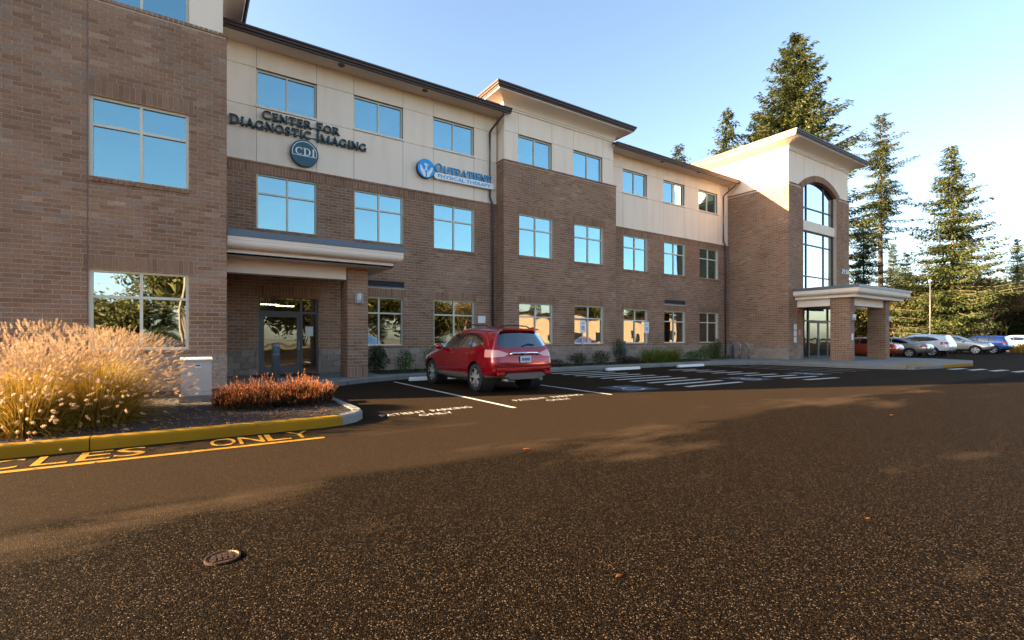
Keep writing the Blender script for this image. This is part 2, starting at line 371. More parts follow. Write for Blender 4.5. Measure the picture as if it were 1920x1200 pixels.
# ------------------------------------------------------------------ mesh helpers
class MB:
    def __init__(s): s.v = []; s.f = []; s.t = []; s.smooth = False
    def quad(s, a, b, c, d, t=None):
        i = len(s.v); s.v += [a, b, c, d]; s.f.append((i, i + 1, i + 2, i + 3))
        if t is not None: s.t += [t] * 4
    def tri(s, a, b, c, t=None):
        i = len(s.v); s.v += [a, b, c]; s.f.append((i, i + 1, i + 2))
        if t is not None: s.t += [t] * 3
    def box(s, x0, x1, y0, y1, z0, z1, t=None, skip=''):
        i = len(s.v)
        s.v += [(x0, y0, z0), (x1, y0, z0), (x1, y1, z0), (x0, y1, z0), (x0, y0, z1), (x1, y0, z1), (x1, y1, z1), (x0, y1, z1)]
        F = {'b': (0, 3, 2, 1), 't': (4, 5, 6, 7), 'f': (0, 1, 5, 4), 'k': (2, 3, 7, 6), 'l': (3, 0, 4, 7), 'r': (1, 2, 6, 5)}
        for k, q in F.items():
            if k not in skip: s.f.append(tuple(i + a for a in q))
        if t is not None: s.t += [t] * 8
    def cyl(s, p0, p1, r0, r1=None, n=12, caps=True):
        if r1 is None: r1 = r0
        p0 = Vector(p0); p1 = Vector(p1); d = (p1 - p0).normalized()
        a = d.orthogonal().normalized(); b = d.cross(a)
        i = len(s.v)
        for k in range(n):
            an = 2 * math.pi * k / n; o = a * math.cos(an) + b * math.sin(an)
            s.v.append(tuple(p0 + o * r0)); s.v.append(tuple(p1 + o * r1))
        for k in range(n):
            j = (k + 1) % n
            s.f.append((i + 2 * k, i + 2 * j, i + 2 * j + 1, i + 2 * k + 1))
        if caps:
            s.f.append(tuple(i + 2 * k for k in reversed(range(n)))); s.f.append(tuple(i + 2 * k + 1 for k in range(n)))
    def tube(s, pts, r, n=8):
        rings = []
        pts = [Vector(p) for p in pts]
        for k, p in enumerate(pts):
            d = (pts[min(k + 1, len(pts) - 1)] - pts[max(k - 1, 0)]).normalized()
            a = Vector((0, 0, 1)).cross(d)
            if a.length < 1e-3: a = Vector((1, 0, 0))
            a.normalize(); b = d.cross(a)
            i = len(s.v); rr = r[k] if isinstance(r, (list, tuple)) else r
            for q in range(n):
                an = 2 * math.pi * q / n
                s.v.append(tuple(p + a * math.cos(an) * rr + b * math.sin(an) * rr))
            rings.append(i)
        for a, b in zip(rings, rings[1:]):
            for q in range(n):
                j = (q + 1) % n
                s.f.append((a + q, a + j, b + j, b + q))
        s.f.append(tuple(rings[0] + q for q in reversed(range(n)))); s.f.append(tuple(rings[-1] + q for q in range(n)))
    def lathe(s, prof, c, n=20, axis='z'):
        i = len(s.v); m = len(prof)
        for k in range(n):
            an = 2 * math.pi * k / n
            for r, h in prof:
                if axis == 'z': s.v.append((c[0] + r * math.cos(an), c[1] + r * math.sin(an), c[2] + h))
                elif axis == 'x': s.v.append((c[0] + h, c[1] + r * math.cos(an), c[2] + r * math.sin(an)))
                else: s.v.append((c[0] + r * math.cos(an), c[1] + h, c[2] + r * math.sin(an)))
        for k in range(n):
            j = (k + 1) % n
            for q in range(m - 1):
                s.f.append((i + k * m + q, i + j * m + q, i + j * m + q + 1, i + k * m + q + 1))
    def poly(s, pts, h, axis='y', base=0.0):
        # extruded convex/simple polygon, pts 2D; axis y: (x,z) at y=base..base+h ; axis z: (x,y)
        n = len(pts); i = len(s.v)
        for d in (0, h):
            for a, b in pts:
                if axis == 'y': s.v.append((a, base + d, b))
                elif axis == 'x': s.v.append((base + d, a, b))
                else: s.v.append((a, b, base + d))
        s.f.append(tuple(i + k for k in range(n))); s.f.append(tuple(i + n + k for k in reversed(range(n))))
        for k in range(n):
            j = (k + 1) % n
            s.f.append((i + k, i + n + k, i + n + j, i + j))
    def build(s, name, mat, parent=None, smooth=False, loc=None):
        me = bpy.data.meshes.new(name)
        me.from_pydata(s.v, [], s.f)
        if s.t and len(s.t) == len(s.v):
            at = me.attributes.new('tint', 'FLOAT', 'POINT')
            at.data.foreach_set('value', s.t)
        if smooth or s.smooth:
            me.polygons.foreach_set('use_smooth', [True] * len(me.polygons))
        me.materials.append(MATS[mat])
        me.update()
        return link(name, me, parent, loc)
def link(name, me, parent=None, loc=None):
    o = bpy.data.objects.new(name, me)
    COL.objects.link(o)
    if parent: o.parent = parent
    if loc: o.location = loc
    return o
def fix_normals(o):
    bm = bmesh.new(); bm.from_mesh(o.data); bmesh.ops.recalc_face_normals(bm, faces=bm.faces); bm.to_mesh(o.data); bm.free()
def thing(name, label, cat, loc=(0, 0, 0), rz=0.0, group=None):
    o = bpy.data.objects.new(name, None); COL.objects.link(o)
    o.empty_display_size = .2
    o.location = loc; o.rotation_euler = (0, 0, rz)
    return tag(o, label, cat, group)
def tag(o, label, cat, group=None):
    o['label'] = label; o['category'] = cat
    if group: o['group'] = group
    return o
def struct(o): o['kind'] = 'structure'; return o
def stuff(o): o['kind'] = 'stuff'; return o
def dup(root, loc, rz=0.0, label=None, scale=None):
    r = root.copy(); COL.objects.link(r); r.location = loc; r.rotation_euler = (0, 0, rz)
    if scale: r.scale = scale
    if label: r['label'] = label
    for ch in list(root.children):
        c = ch.copy(); COL.objects.link(c); c.parent = r
        for g in list(ch.children):
            d = g.copy(); COL.objects.link(d); d.parent = c
    return r

# ================================================================== GROUND
SW = 0.15
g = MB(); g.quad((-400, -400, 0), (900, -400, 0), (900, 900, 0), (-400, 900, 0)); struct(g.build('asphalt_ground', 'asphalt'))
g = MB(); g.poly([(62, 10.9), (400, -40), (400, 400), (20, 400), (20, 70), (66, 34)], .06, 'z', 0.0); struct(g.build('verge_ground', 'verge'))
g = MB(); g.poly([(-150, -300), (250, -300), (250, -32), (-150, -32)], .05, 'z', 0.0); struct(g.build('far_verge_ground', 'verge'))

def kerb_run(name, pts, mats, w=.15, h=SW, seglen=3.0):
    """kerb as separate cast segments following a polyline; inner side is to the left of the direction"""
    root = bpy.data.objects.new(name, None); COL.objects.link(root); struct(root)
    for (a, b, mt) in zip(pts, pts[1:], mats):
        a2 = Vector(a); b2 = Vector(b); L = (b2 - a2).length; n = max(1, round(L / seglen)) if L > 1 else 1
        d = (b2 - a2) / L; nl = Vector((-d.y, d.x))
        for k in range(n):
            p = a2 + d * (L * k / n + (.006 if L > 1 else -.004)); q = a2 + d * (L * (k + 1) / n - (.006 if L > 1 else -.004))
            m = MB(); i = 0
            prof = [(0, -.05), (0, h - .03), (.012, h - .008), (.035, h + .003), (w, h + .003), (w, -.05)]
            for e in (p, q):
                for o, z in prof: m.v.append((e.x + nl.x * o, e.y + nl.y * o, z))
            N = len(prof)
            for r in range(N - 1): m.f.append((r, N + r, N + r + 1, r + 1))
            m.f.append(tuple(range(N))); m.f.append(tuple(reversed(range(N, 2 * N))))
            o = m.build('kerb_segment', mt, root); fix_normals(o)
    return root
# planter island by the fire lane
arc = [(1.70 + .80 * math.sin(t), 8.47 - .80 * math.cos(t)) for t in [R(a) for a in (0, 22, 45, 68, 90)]]
isl = [(-9, 7.67)] + arc + [(2.50, 13.9)]
kerb_run('planter_kerb', isl, ['yellow_kerb', 'yellow_kerb', 'concrete', 'concrete', 'concrete', 'concrete'])
g = MB(); g.poly([(-9, 7.82)] + [(x - .1 * (k / 4), y + .14 * (1 - k / 4)) for k, (x, y) in enumerate(arc)] + [(2.36, 13.93), (-9, 13.93)], .16, 'z', -.04); struct(g.build('planter_soil', 'mulch'))
# pavement along the building and the tower forecourt
kl = [(2.50, 13.90), (3.2, 13.93), (4.64, 14.80), (5.7, 15.22), (12.5, 15.22), (20.2, 15.05), (22.6, 14.3), (24.3, 13.5), (24.62, 11.25), (24.9, 9.15), (25.8, 7.72), (28.3, 7.42), (31.7, 7.2), (35.2, 8.0), (36.6, 10.0), (36.8, 14.0)]
kerb_run('pavement_kerb', kl, ['concrete'] * 11 + ['yellow_kerb'] + ['concrete'] * 3)
def off(pts, w):
    out = []
    for k, p in enumerate(pts):
        a = Vector(pts[max(k - 1, 0)]); b = Vector(pts[min(k + 1, len(pts) - 1)]); d = (b - a).normalized()
        out.append((p[0] - d.y * w, p[1] + d.x * w))
    return out
ki = off(kl, .155)
root = bpy.data.objects.new('pavement', None); COL.objects.link(root); struct(root)
slabs = [[(0.80, 13.95), (2.5, 13.95), (2.5, 17.9), (0.80, 17.9)],
         [(2.506, 14.06), (3.2, 14.09), (4.57, 14.94), (4.9, 15.08), (4.9, 17.9), (2.506, 17.9)],
         [(4.906, 15.09), (5.7, 15.38), (9, 15.38), (9, 15.75), (5.3, 15.75), (5.3, 17.9), (4.906, 17.9)],
         [(9.006, 15.38), (12.5, 15.38), (16, 15.29), (16, 15.72), (9.006, 15.75)],
         [(16.006, 15.29), (20.2, 15.20), (22.5, 14.5), (22.5, 15.7), (16.006, 15.72)],
         [(22.506, 14.5), (24.4, 13.62), (24.77, 11.25), (28.0, 11.25), (28.0, 17.9), (24.6, 17.9), (23.4, 15.75), (22.506, 15.7)],
         [(24.775, 11.244), (25.05, 9.2), (25.9, 7.88), (28.3, 7.575), (28.3, 11.244)],
         [(28.306, 7.57), (31.7, 7.36), (32.5, 7.55), (32.5, 11.244), (28.306, 11.244)],
         [(32.506, 7.55), (35.1, 8.13), (36.45, 10.05), (36.5, 11.244), (32.506, 11.244)],
         [(28.006, 11.25), (36.5, 11.25), (36.62, 14.2), (28.006, 14.2)]]
for s_ in slabs:
    m = MB(); m.poly(s_, SW + .05, 'z', -.05); o = m.build('pavement_slab', 'concrete', root); fix_normals(o)
m = MB(); m.poly([(26.1, 7.80), (28.2, 7.585), (28.2, 8.5), (26.1, 8.7)], .006, 'z', SW); o = m.build('tactile_pad', 'yellow_line', root); fix_normals(o)
m = MB(); m.poly([(5.31, 15.76), (23.39, 15.76), (24.5, 17.9), (5.31, 17.9)], .2, 'z', -.05); o = m.build('bed_soil', 'mulch'); fix_normals(o); struct(o)

# painted markings, thin sheets
def mark(name, pts, mat, z=.004):
    m = MB(); m.f.append(tuple(range(len(pts)))); m.v += [(x, y, z) for x, y in pts]
    o = m.build(name, mat); struct(o); return o
mark('stall_line', [(5.22, 7.8), (5.32, 7.8), (5.36, 14.5), (5.26, 14.5)], 'white_line')
mark('stall_line', [(8.38, 8.33), (8.48, 8.33), (8.52, 15.0), (8.42, 15.0)], 'white_line')
mark('stall_line', [(11.36, 8.4), (11.46, 8.4), (11.5, 15.0), (11.4, 15.0)], 'white_line') if False else None
for k in range(10):
    y = 14.55 - .665 * k
    mark('hatch_stripe', [(11.5, y - .14), (14.18, y - .14), (14.18, y + .07), (11.5, y + .07)], 'white_line')
for k in range(9):
    y = 13.35 - .69 * k
    mark('hatch_stripe', [(16.85 - .03 * k, y - .12), (18.45, y - .3), (18.45, y - .09), (16.85 - .03 * k, y + .09)], 'white_line')
for k in range(3): mark('stall_line', [(21.2 + 1.2 * k, 8.6), (21.28 + 1.2 * k, 8.6), (21.3 + .9 * k, 14.2 - .4 * k), (21.22 + .9 * k, 14.2 - .4 * k)], 'white_line')
for k in range(6):
    y = 7.1 - .66 * k
    mark('crosswalk_bar', [(27.2, y - .28), (28.7, y - .42), (28.9, y - .12), (27.4, y)], 'white_line')
mark('fire_lane_line', [(-9, 6.84), (1.55, 6.86), (1.55, 6.96), (-9, 6.95)], 'yellow_line')

def text_mesh(txt, size=1.0, extrude=0.0):
    cu = bpy.data.curves.new('txt', 'FONT'); cu.body = txt; cu.size = size; cu.extrude = extrude
    cu.resolution_u = 3
    ob = bpy.data.objects.new('txt', cu); COL.objects.link(ob)
    dg = bpy.context.evaluated_depsgraph_get(); dg.update()
    me = bpy.data.meshes.new_from_object(ob.evaluated_get(dg))
    bpy.data.objects.remove(ob); bpy.data.curves.remove(cu)
    return me
def text_obj(name, txt, mat, width, height, extrude, place, parent=None):
    """text scaled to width x height, 'place' maps (u,v,w) to world"""
    me = text_mesh(txt, 1.0, .5 if extrude else 0)
    xs = [v.co.x for v in me.vertices]; ys = [v.co.y for v in me.vertices]
    x0, x1, y0, y1 = min(xs), max(xs), min(ys), max(ys)
    for v in me.vertices:
        u = (v.co.x - x0) / (x1 - x0) * width; w = (v.co.y - y0) / (y1 - y0) * height
        d = (v.co.z / .5 * extrude) if extrude else 0
        v.co = Vector(place(u, w, d))
    me.materials.clear(); me.materials.append(MATS[mat]); me.update()
    return link(name, me, parent)
def ground_text(txt, x0, y0, w, h, mat, skew=0.0):
    o = text_obj('ground_lettering', txt, mat, w, h, 0, lambda u, v, d: (x0 + u, y0 + v + skew * u, .005)); struct(o); return o
ground_text('PATIENT', 2.78, 8.16, .86, .22, 'white_line', .06)
ground_text('PARKING', 3.76, 8.22, .86, .22, 'white_line', .06)
ground_text('ONLY', 3.36, 7.84, .66, .20, 'white_line', .04)
ground_text('PATIENT', 5.86, 8.58, .9, .22, 'white_line', .03)
ground_text('PARKING', 6.92, 8.61, .9, .22, 'white_line', .03)
ground_text('ONLY', 6.45, 8.2, .66, .20, 'white_line', .03)
for ch, x in (('C', -1.78), ('L', -1.38), ('E', -1.02), ('S', -.70), ('O', .24), ('N', .56), ('L', .88), ('Y', 1.16)):
    ground_text(ch, x, 7.06, .29, .50, 'yellow_line')
# blue accessible-bay squares with a wheelchair sign
def ada(cx, cy, s, rim=True):
    mark('accessible_bay_square', [(cx - s, cy - s), (cx + s, cy - s), (cx + s, cy + s), (cx - s, cy + s)], 'blue_line', .004)
    m = MB()
    def ring(x, y, r0, r1, a0, a1):
        n = 18
        for k in range(n):
            a, b = a0 + (a1 - a0) * k / n, a0 + (a1 - a0) * (k + 1) / n
            m.quad((x + r0 * math.cos(a), y + r0 * math.sin(a), .008), (x + r1 * math.cos(a), y + r1 * math.sin(a), .008), (x + r1 * math.cos(b), y + r1 * math.sin(b), .008), (x + r0 * math.cos(b), y + r0 * math.sin(b), .008))
    ring(cx - .05 * s, cy - .3 * s, .38 * s, .5 * s, R(100), R(400))
    ring(cx - .1 * s, cy + .72 * s, 0.0, .13 * s, 0, R(360))
    def bar(x0, y0, x1, y1, w):
        d = Vector((x1 - x0, y1 - y0)).normalized(); n = Vector((-d.y, d.x)) * w
        m.quad((x0 - n.x, y0 - n.y, .009), (x1 - n.x, y1 - n.y, .009), (x1 + n.x, y1 + n.y, .009), (x0 + n.x, y0 + n.y, .009))
    bar(cx - .1 * s, cy + .55 * s, cx - .06 * s, cy - .1 * s, .07 * s); bar(cx - .06 * s, cy - .1 * s, cx + .3 * s, cy - .1 * s, .06 * s)
    bar(cx + .3 * s, cy - .1 * s, cx + .5 * s, cy - .6 * s, .06 * s); bar(cx - .08 * s, cy + .25 * s, cx + .3 * s, cy + .2 * s, .05 * s)
    struct(m.build('wheelchair_marking', 'white_line'))
ada(9.9, 9.15, .62); ada(15.4, 9.1, .62); ada(19.6, 9.1, .62)

# ================================================================== BUILDING
B = thing('medical_building', 'three storey brown brick and beige stucco medical office building with brown eaves', 'building', (0, 0, 0))
YW, YB, YL, YT, XT = 17.70, 17.18, 14.00, 14.06, 28.05
CH, BL, JT = .1016, .305, .0125

# frame: maps (u, z, depth into building) to world. kind 'f' front wall at Y, 'l' left-facing wall at X (u = Y)
def fr(kind, c):
    if kind == 'f': return lambda u, z, d: (u, c + d, z)
    if kind == 'r': return lambda u, z, d: (c - d, u, z)
    return lambda u, z, d: (c + d, u, z)
def fbox(m, F, kind, u0, u1, z0, z1, d0, d1, t=None):
    a = F(u0, z0, d0); b = F(u1, z1, d1)
    m.box(min(a[0], b[0]), max(a[0], b[0]), min(a[1], b[1]), max(a[1], b[1]), z0, z1, t)

def intervals(u0, u1, holes, z):
    iv = [(u0, u1)]
    for (a, b, c, d) in holes:
        if c <= z <= d:
            nv = []
            for p, q in iv:
                if b <= p or a >= q: nv.append((p, q)); continue
                if a > p: nv.append((p, a))
                if b < q: nv.append((b, q))
            iv = nv
    return iv
single_candidates = []
def brick_wall(name, kind, c, u0, u1, z0, z1, holes, backing=True, ret=0.0, single=False, th=.22, soldiers=(), phase=0.0, clip=None):
    """mortar wall with openings + bricks standing 6 mm proud. holes: (u0,u1,z0,z1). soldiers: bands (u0,u1,z0,z1) of upright bricks"""
    F = fr(kind, c)
    e0, e1 = u0 + .008, u1 - .008
    us = sorted(set([e0, e1] + [h[0] for h in holes] + [h[1] for h in holes])); us = [u for u in us if e0 <= u <= e1]
    zs = sorted(set([z0, z1] + [h[2] for h in holes] + [h[3] for h in holes])); zs = [z for z in zs if z0 <= z <= z1]
    def hole(u, z): return any(h[0] < u < h[1] and h[2] < z < h[3] for h in holes)
    solid = {}
    for i in range(len(us) - 1):
        for j in range(len(zs) - 1):
            solid[i, j] = not hole((us[i] + us[i + 1]) / 2, (zs[j] + zs[j + 1]) / 2)
    m = MB()
    d0, d1 = .007, th
    for (i, j), s_ in solid.items():
        if not s_: continue
        a, b, p, q = us[i], us[i + 1], zs[j], zs[j + 1]
        m.quad(F(a, p, d0), F(b, p, d0), F(b, q, d0), F(a, q, d0))
        m.quad(F(a, p, d1), F(a, q, d1), F(b, q, d1), F(b, p, d1))
        if not solid.get((i - 1, j)): m.quad(F(a, p, d0), F(a, q, d0), F(a, q, d1), F(a, p, d1))
        if not solid.get((i + 1, j)): m.quad(F(b, p, d0), F(b, p, d1), F(b, q, d1), F(b, q, d0))
        if not solid.get((i, j - 1)): m.quad(F(a, p, d0), F(a, p, d1), F(b, p, d1), F(b, p, d0))
        if not solid.get((i, j + 1)): m.quad(F(a, q, d0), F(b, q, d0), F(b, q, d1), F(a, q, d1))
    wall = m.build(name, 'mortar', B)
    soldiers = [(a, b, p, z0 + CH * (math.floor((q - z0) / CH - .5) + 1)) if q < z1 - .01 else (a, b, p, q) for a, b, p, q in soldiers]
    bm_ = MB()
    occupied = list(holes) + [s_ for s_ in soldiers]
    nrow = int(round((z1 - z0) / CH))
    for r in range(nrow):
        za = z0 + r * CH + JT / 2; zb = za + CH - JT
        if zb > z1 + .001: break
        for (p, q) in intervals(u0, u1, occupied, (za + zb) / 2):
            k = math.floor((p - phase) / BL) - 1
            while True:
                a = phase + k * BL + (BL / 2 if r % 2 else 0); b = a + BL - JT
                k += 1
                if a > q: break
                a2, b2 = max(a, p + (JT / 2 if p > u0 else 0)), min(b, q - (JT / 2 if q < u1 else 0))
                if b2 - a2 < .01: continue
                pr = rnd.uniform(-.0015, .002)
                if single and abs((b2 - a2) - (BL - JT)) < .002:
                    single_candidates.append((wall, F, kind, a2, za, pr)); continue
                fbox(bm_, F, kind, a2, b2, za, zb, pr, .03, rnd.random())
    for (a, b, p, q) in soldiers:
        n = max(1, round((b - a) / CH)); w = (b - a) / n
        for k in range(n):
            fbox(bm_, F, kind, a + k * w + JT / 2, a + (k + 1) * w - JT / 2, p + JT / 2, q - JT / 2, rnd.uniform(-.004, .0), .03, rnd.random() * .75)
    if bm_.v:
        o = bm_.build('bricks', 'brick', wall); stuff(o)
    return wall

def header_course(kind, c, u0, u1, z, h=.075, proud=.018, parent=None):
    F = fr(kind, c); m = MB(); n = max(1, round((u1 - u0) / CH)); w = (u1 - u0) / n
    for k in range(n):
        fbox(m, F, kind, u0 + k * w + JT / 2, u0 + (k + 1) * w - JT / 2, z, z + h, -proud + rnd.uniform(-.001, .001), .10, rnd.random() * .8)
    return stuff(m.build('brick_ledge', 'brick', parent or B))

block_me = {}
def block_course(kind, c, u0, u1, z0=SW, rows=4, joined=False, parent=None):
    F = fr(kind, c); bw, bh = .4064, .2032
    mj = MB()
    for r in range(rows):
        o0 = (bw / 2 if r % 2 else 0)
        k = math.floor((u0 - o0) / bw) - 1
        while True:
            a = o0 + k * bw; b = a + bw; k += 1
            if a >= u1: break
            a2, b2 = max(a, u0), min(b, u1)
            if b2 - a2 < .06: continue
            za = z0 + r * bh
            if joined: fbox(mj, F, kind, a2 + .004, b2 - .004, za + .004, za + bh - .004, -.012, .05); continue
            L_ = round(b2 - a2, 2); key = (kind, L_)
            if key not in block_me:
                m = MB(); x1 = L_ - .008; z1 = bh - .008; ch = .008
                # split-faced block with chamfered arrises
                v = [(0, .05, 0), (x1, .05, 0), (x1, .05, z1), (0, .05, z1), (0, 0, 0), (x1, 0, 0), (x1, 0, z1), (0, 0, z1), (ch, -.012, ch), (x1 - ch, -.012, ch), (x1 - ch, -.012, z1 - ch), (ch, -.012, z1 - ch)]
                f = [(8, 9, 10, 11), (4, 5, 9, 8), (5, 6, 10, 9), (6, 7, 11, 10), (7, 4, 8, 11), (0, 1, 5, 4), (1, 2, 6, 5), (2, 3, 7, 6), (3, 0, 4, 7)]
                if kind == 'l': v = [(y, x1 - x, z) for x, y, z in v]
                me = bpy.data.meshes.new('block'); me.from_pydata(v, [], f); me.materials.append(MATS['split_block']); block_me[key] = me
            o = link('block', block_me[key], parent or B); o.location = F(a2 + .004, za + .004, 0)
    if joined: stuff(mj.build('blocks', 'split_block', parent or B))

def backing_base(kind, c, u0, u1, holes=()):
    F = fr(kind, c); m = MB()
    for (p, q) in intervals(u0, u1, holes, .5): fbox(m, F, kind, p, q, -.02, SW + .8128, .012, .22)
    return m.build('base_wall', 'mortar', B)

def frame_bars(m, F, kind, u0, u1, z0, z1, us, zs, w, d0, d1):
    """outer frame + mullions at us, transoms at zs"""
    fbox(m, F, kind, u0, u0 + w, z0, z1, d0, d1); fbox(m, F, kind, u1 - w, u1, z0, z1, d0, d1)
    fbox(m, F, kind, u0 + w, u1 - w, z0, z0 + w, d0, d1); fbox(m, F, kind, u0 + w, u1 - w, z1 - w, z1, d0, d1)
    for u in us: fbox(m, F, kind, u - w / 2, u + w / 2, z0 + w, z1 - w, d0 + .004, d1 - .004)
    e = [u0 + w] + [x for u in us for x in (u - w / 2, u + w / 2)] + [u1 - w]
    for z in zs:
        for a, b in zip(e[::2], e[1::2]): fbox(m, F, kind, a, b, z - w / 2, z + w / 2, d0 + .002, d1 - .002)
def tilt(m, w, h, amt=.006):
    # a pane never sits perfectly true in its frame
    tx, tz = rnd.uniform(-amt, amt), rnd.uniform(-amt, amt); xs_ = [v[0] for v in m.v]; zs_ = [v[2] for v in m.v]; cx, cz = sum(xs_) / len(xs_), sum(zs_) / len(zs_)
    m.v = [(x, y + (x - cx) * tx + (z - cz) * tz, z) for x, y, z in m.v]
def window(kind, c, u0, u1, z0, z1, us, zs, mat='frame_cream', glass='glass', w=.055, d=.085, blind=None, pd=.05):
    F = fr(kind, c); m = MB()
    frame_bars(m, F, kind, u0, u1, z0, z1, us, zs, w, d, d + .09)
    o = m.build('window', mat, B)
    ue = [u0 + w] + [x for u in us for x in (u - w / 2, u + w / 2)] + [u1 - w]
    ze = [z0 + w] + [x for z in zs for x in (z - w / 2, z + w / 2)] + [z1 - w]
    k = 0
    for a, b in zip(ue[::2], ue[1::2]):
        for p, q in zip(ze[::2], ze[1::2]):
            pm = MB(); fbox(pm, F, kind, a - .008, b + .008, p - .008, q + .008, d + pd, d + pd + .012); tilt(pm, (b - a), (q - p)); pm.build('pane', glass, o)
            if blind and blind[k % len(blind)]:
                bm_ = MB(); n = int((q - p) / .05)
                for i in range(n): fbox(bm_, F, kind, a, b, p + i * (q - p) / n, p + (i + .82) * (q - p) / n, d + .10, d + .104)
                bm_.build('window_blind', 'blind', o)
            k += 1
    return o

WIN_A = [(1.87, 3.73), (5.00, 6.85), (8.11, 9.95)]
WIN_B = [(11.85, 13.69), (14.97, 16.82)]
WIN_C = [(18.77, 20.61), (21.95, 23.79), (25.12, 26.96)]
Z1, Z2, Z3 = (1.08, 2.88), (4.89, 6.72), (8.93, 10.13)
DOOR = (1.92, 3.77, SW, 2.74)
VENT_A = (5.0, 6.9, 3.235, 3.51); VENT_C = (21.93, 23.81, 3.235, 3.51)
ZS = SW + .8128
def holes2(ws, third=False): return [(a, b, *Z1) for a, b in ws] + [(a, b, *Z2) for a, b in ws]
def sold(ws, z): return [(a - .1, b + .1, z, z + .305) for a, b in ws]

# brick faces
hA = [(a, b, *Z1) for a, b in WIN_A[1:]] + [(a, b, *Z2) for a, b in WIN_A] + [DOOR, VENT_A]
brick_wall('brick_wall', 'f', YW, .80, 11.10, ZS, 7.0, hA, soldiers=[(.80, 11.1, 6.725, 7.0)] + sold(WIN_A[1:], 2.885) + [(1.8, 3.9, 2.745, 3.05)])
header_course('f', YW, .80, 11.10, 7.0)
hC = holes2(WIN_C) + [VENT_C]
brick_wall('brick_wall', 'f', YW, 17.6, XT, ZS, 7.0, hC, soldiers=[(17.6, XT, 6.725, 7.0)] + sold(WIN_C, 2.885))
header_course('f', YW, 17.67, XT, 7.0)
wB = brick_wall('brick_wall', 'f', YB, 11.05, 17.67, ZS, 8.82, holes2(WIN_B), soldiers=sold(WIN_B, 2.885) + sold(WIN_B, 6.725), phase=.05)
header_course('f', YB, 11.032, 17.688, 8.82)
brick_wall('brick_wall', 'l', 11.05, YB + .031, YW + .2, ZS, 8.82, [], phase=.1); header_course('l', 11.05, YB + .101, YW + .1, 8.82)
# the right-hand return of the middle bay
brick_wall('brick_wall', 'r', 17.67, YB + .031, YW + .2, SW, 8.82, [], phase=.1)
WL = [(-1.79, .03)]
wL = brick_wall('brick_wall', 'f', YL, -5.1, .82, ZS, 8.82, holes2(WL), soldiers=sold(WL, 2.885) + sold(WL, 6.725) + [(-1.815, -1.795, 2.0, 8.82)][:0], single=True, phase=-.09)
header_course('f', YL, -5.12, .84, 8.82)
# 300 nearest whole bricks of the left bay as pieces of their own, the rest joined
single_candidates.sort(key=lambda c_: (Vector(c_[1](c_[3] + .15, c_[4], 0)) - CAM).length if (c_[3] > -3.95 and c_[4] > 1.3) else 99)
bme = bpy.data.meshes.new('brick')
bb = MB(); bb.box(0, BL - JT, 0, .03, 0, CH - JT); bme.from_pydata(bb.v, [], [f for f in bb.f if f != (2, 3, 7, 6)]); bme.materials.append(MATS['brick_single'])
rest = MB()
for k, (wall, F, kind, a, za, pr) in enumerate(single_candidates):
    if k < 300:
        o = link('brick', bme, wall); o.location = F(a, za, pr)
    else: fbox(rest, F, kind, a, a + BL - JT, za, za + CH - JT, pr, .03, rnd.random())
stuff(rest.build('bricks', 'brick', wL))
brick_wall('brick_wall', 'r', .82, YL + .031, YW - .005, ZS, 8.82, [], phase=.1); header_course('r', .82, YL + .101, YW, 8.82)
bw_ = backing_base('r', .82, YL + .23, YW - .02); block_course('r', .82, YL + .06, YW - .02, joined=True, parent=bw_)
brick_wall('brick_wall', 'l', -5.1, YL + .031, 26, SW, 8.82, [], phase=.1)
# movement joint on the left bay
m = MB(); m.box(-1.823, -1.807, YL - .0035, YL + .02, ZS, 8.82); m.build('movement_joint', 'frame_grey', B)
# stone base
for kind, c, a, b in (('f', YW, .83, 1.92), ('f', YW, 3.77, 11.05), ('f', YB, 11.05, 17.67), ('f', YW, 17.67, XT), ('l', 11.05, YB + .05, YW), ('l', XT, YT, YW), ('f', YT, XT, 29.7), ('f', YT, 33.85, 35.62)):
    bw_ = backing_base(kind, c, a, b); block_course(kind, c, a, b, parent=bw_)
bw_ = backing_base('f', YL, -5.1, .82); block_course('f', YL, -5.1, .82, joined=True, parent=bw_)
# window sills of headers
for ws, c in ((WIN_A, YW), (WIN_C, YW), (WIN_B, YB), (WL, YL)):
    for a, b in ws:
        for z in (Z1, Z2):
            if c == YW and ws is WIN_A and (a, b) == WIN_A[0] and z is Z1: continue
            header_course('f', c, a - .02, b + .02, z[0] - .085, .078, .022)
# windows
def mid(a, b): return [(a + b) / 2]
bl = {(0, 1): [0, 1, 0, 1], (1, 1): [0, 0, 1, 1]}
for i, (a, b) in enumerate(WIN_A):
    if i: window('f', YW, a, b, *Z1, mid(a, b), [2.28], blind=[0, 1, 0, 1] if i == 1 else [0, 0, 1, 1], glass='glass_door')
    window('f', YW, a, b, *Z2, mid(a, b), [6.09], blind=[[0, 1, 0, 0], [0, 1, 0, 1], [0, 0, 0, 0]][i])
    window('f', YW + .06, a, b, *Z3, mid(a, b), [], blind=[[0, 0], [1, 0], [0, 0]][i])
for i, (a, b) in enumerate(WIN_B):
    window('f', YB, a, b, *Z1, mid(a, b), [2.28], blind=[1, 1, 1, 1] if i == 0 else [1, 0, 1, 0], glass='glass_door')
    window('f', YB, a, b, *Z2, mid(a, b), [6.09], blind=[[0, 0, 0, 1], [0, 1, 0, 1]][i])
    window('f', YB + .08, a, b, 8.91, 10.13, mid(a, b), [])
for i, (a, b) in enumerate(WIN_C):
    window('f', YW, a, b, *Z1, mid(a, b), [2.28], glass='glass_door')
    window('f', YW, a, b, *Z2, mid(a, b), [6.09])
    window('f', YW + .06, a, b, *Z3, mid(a, b), [])
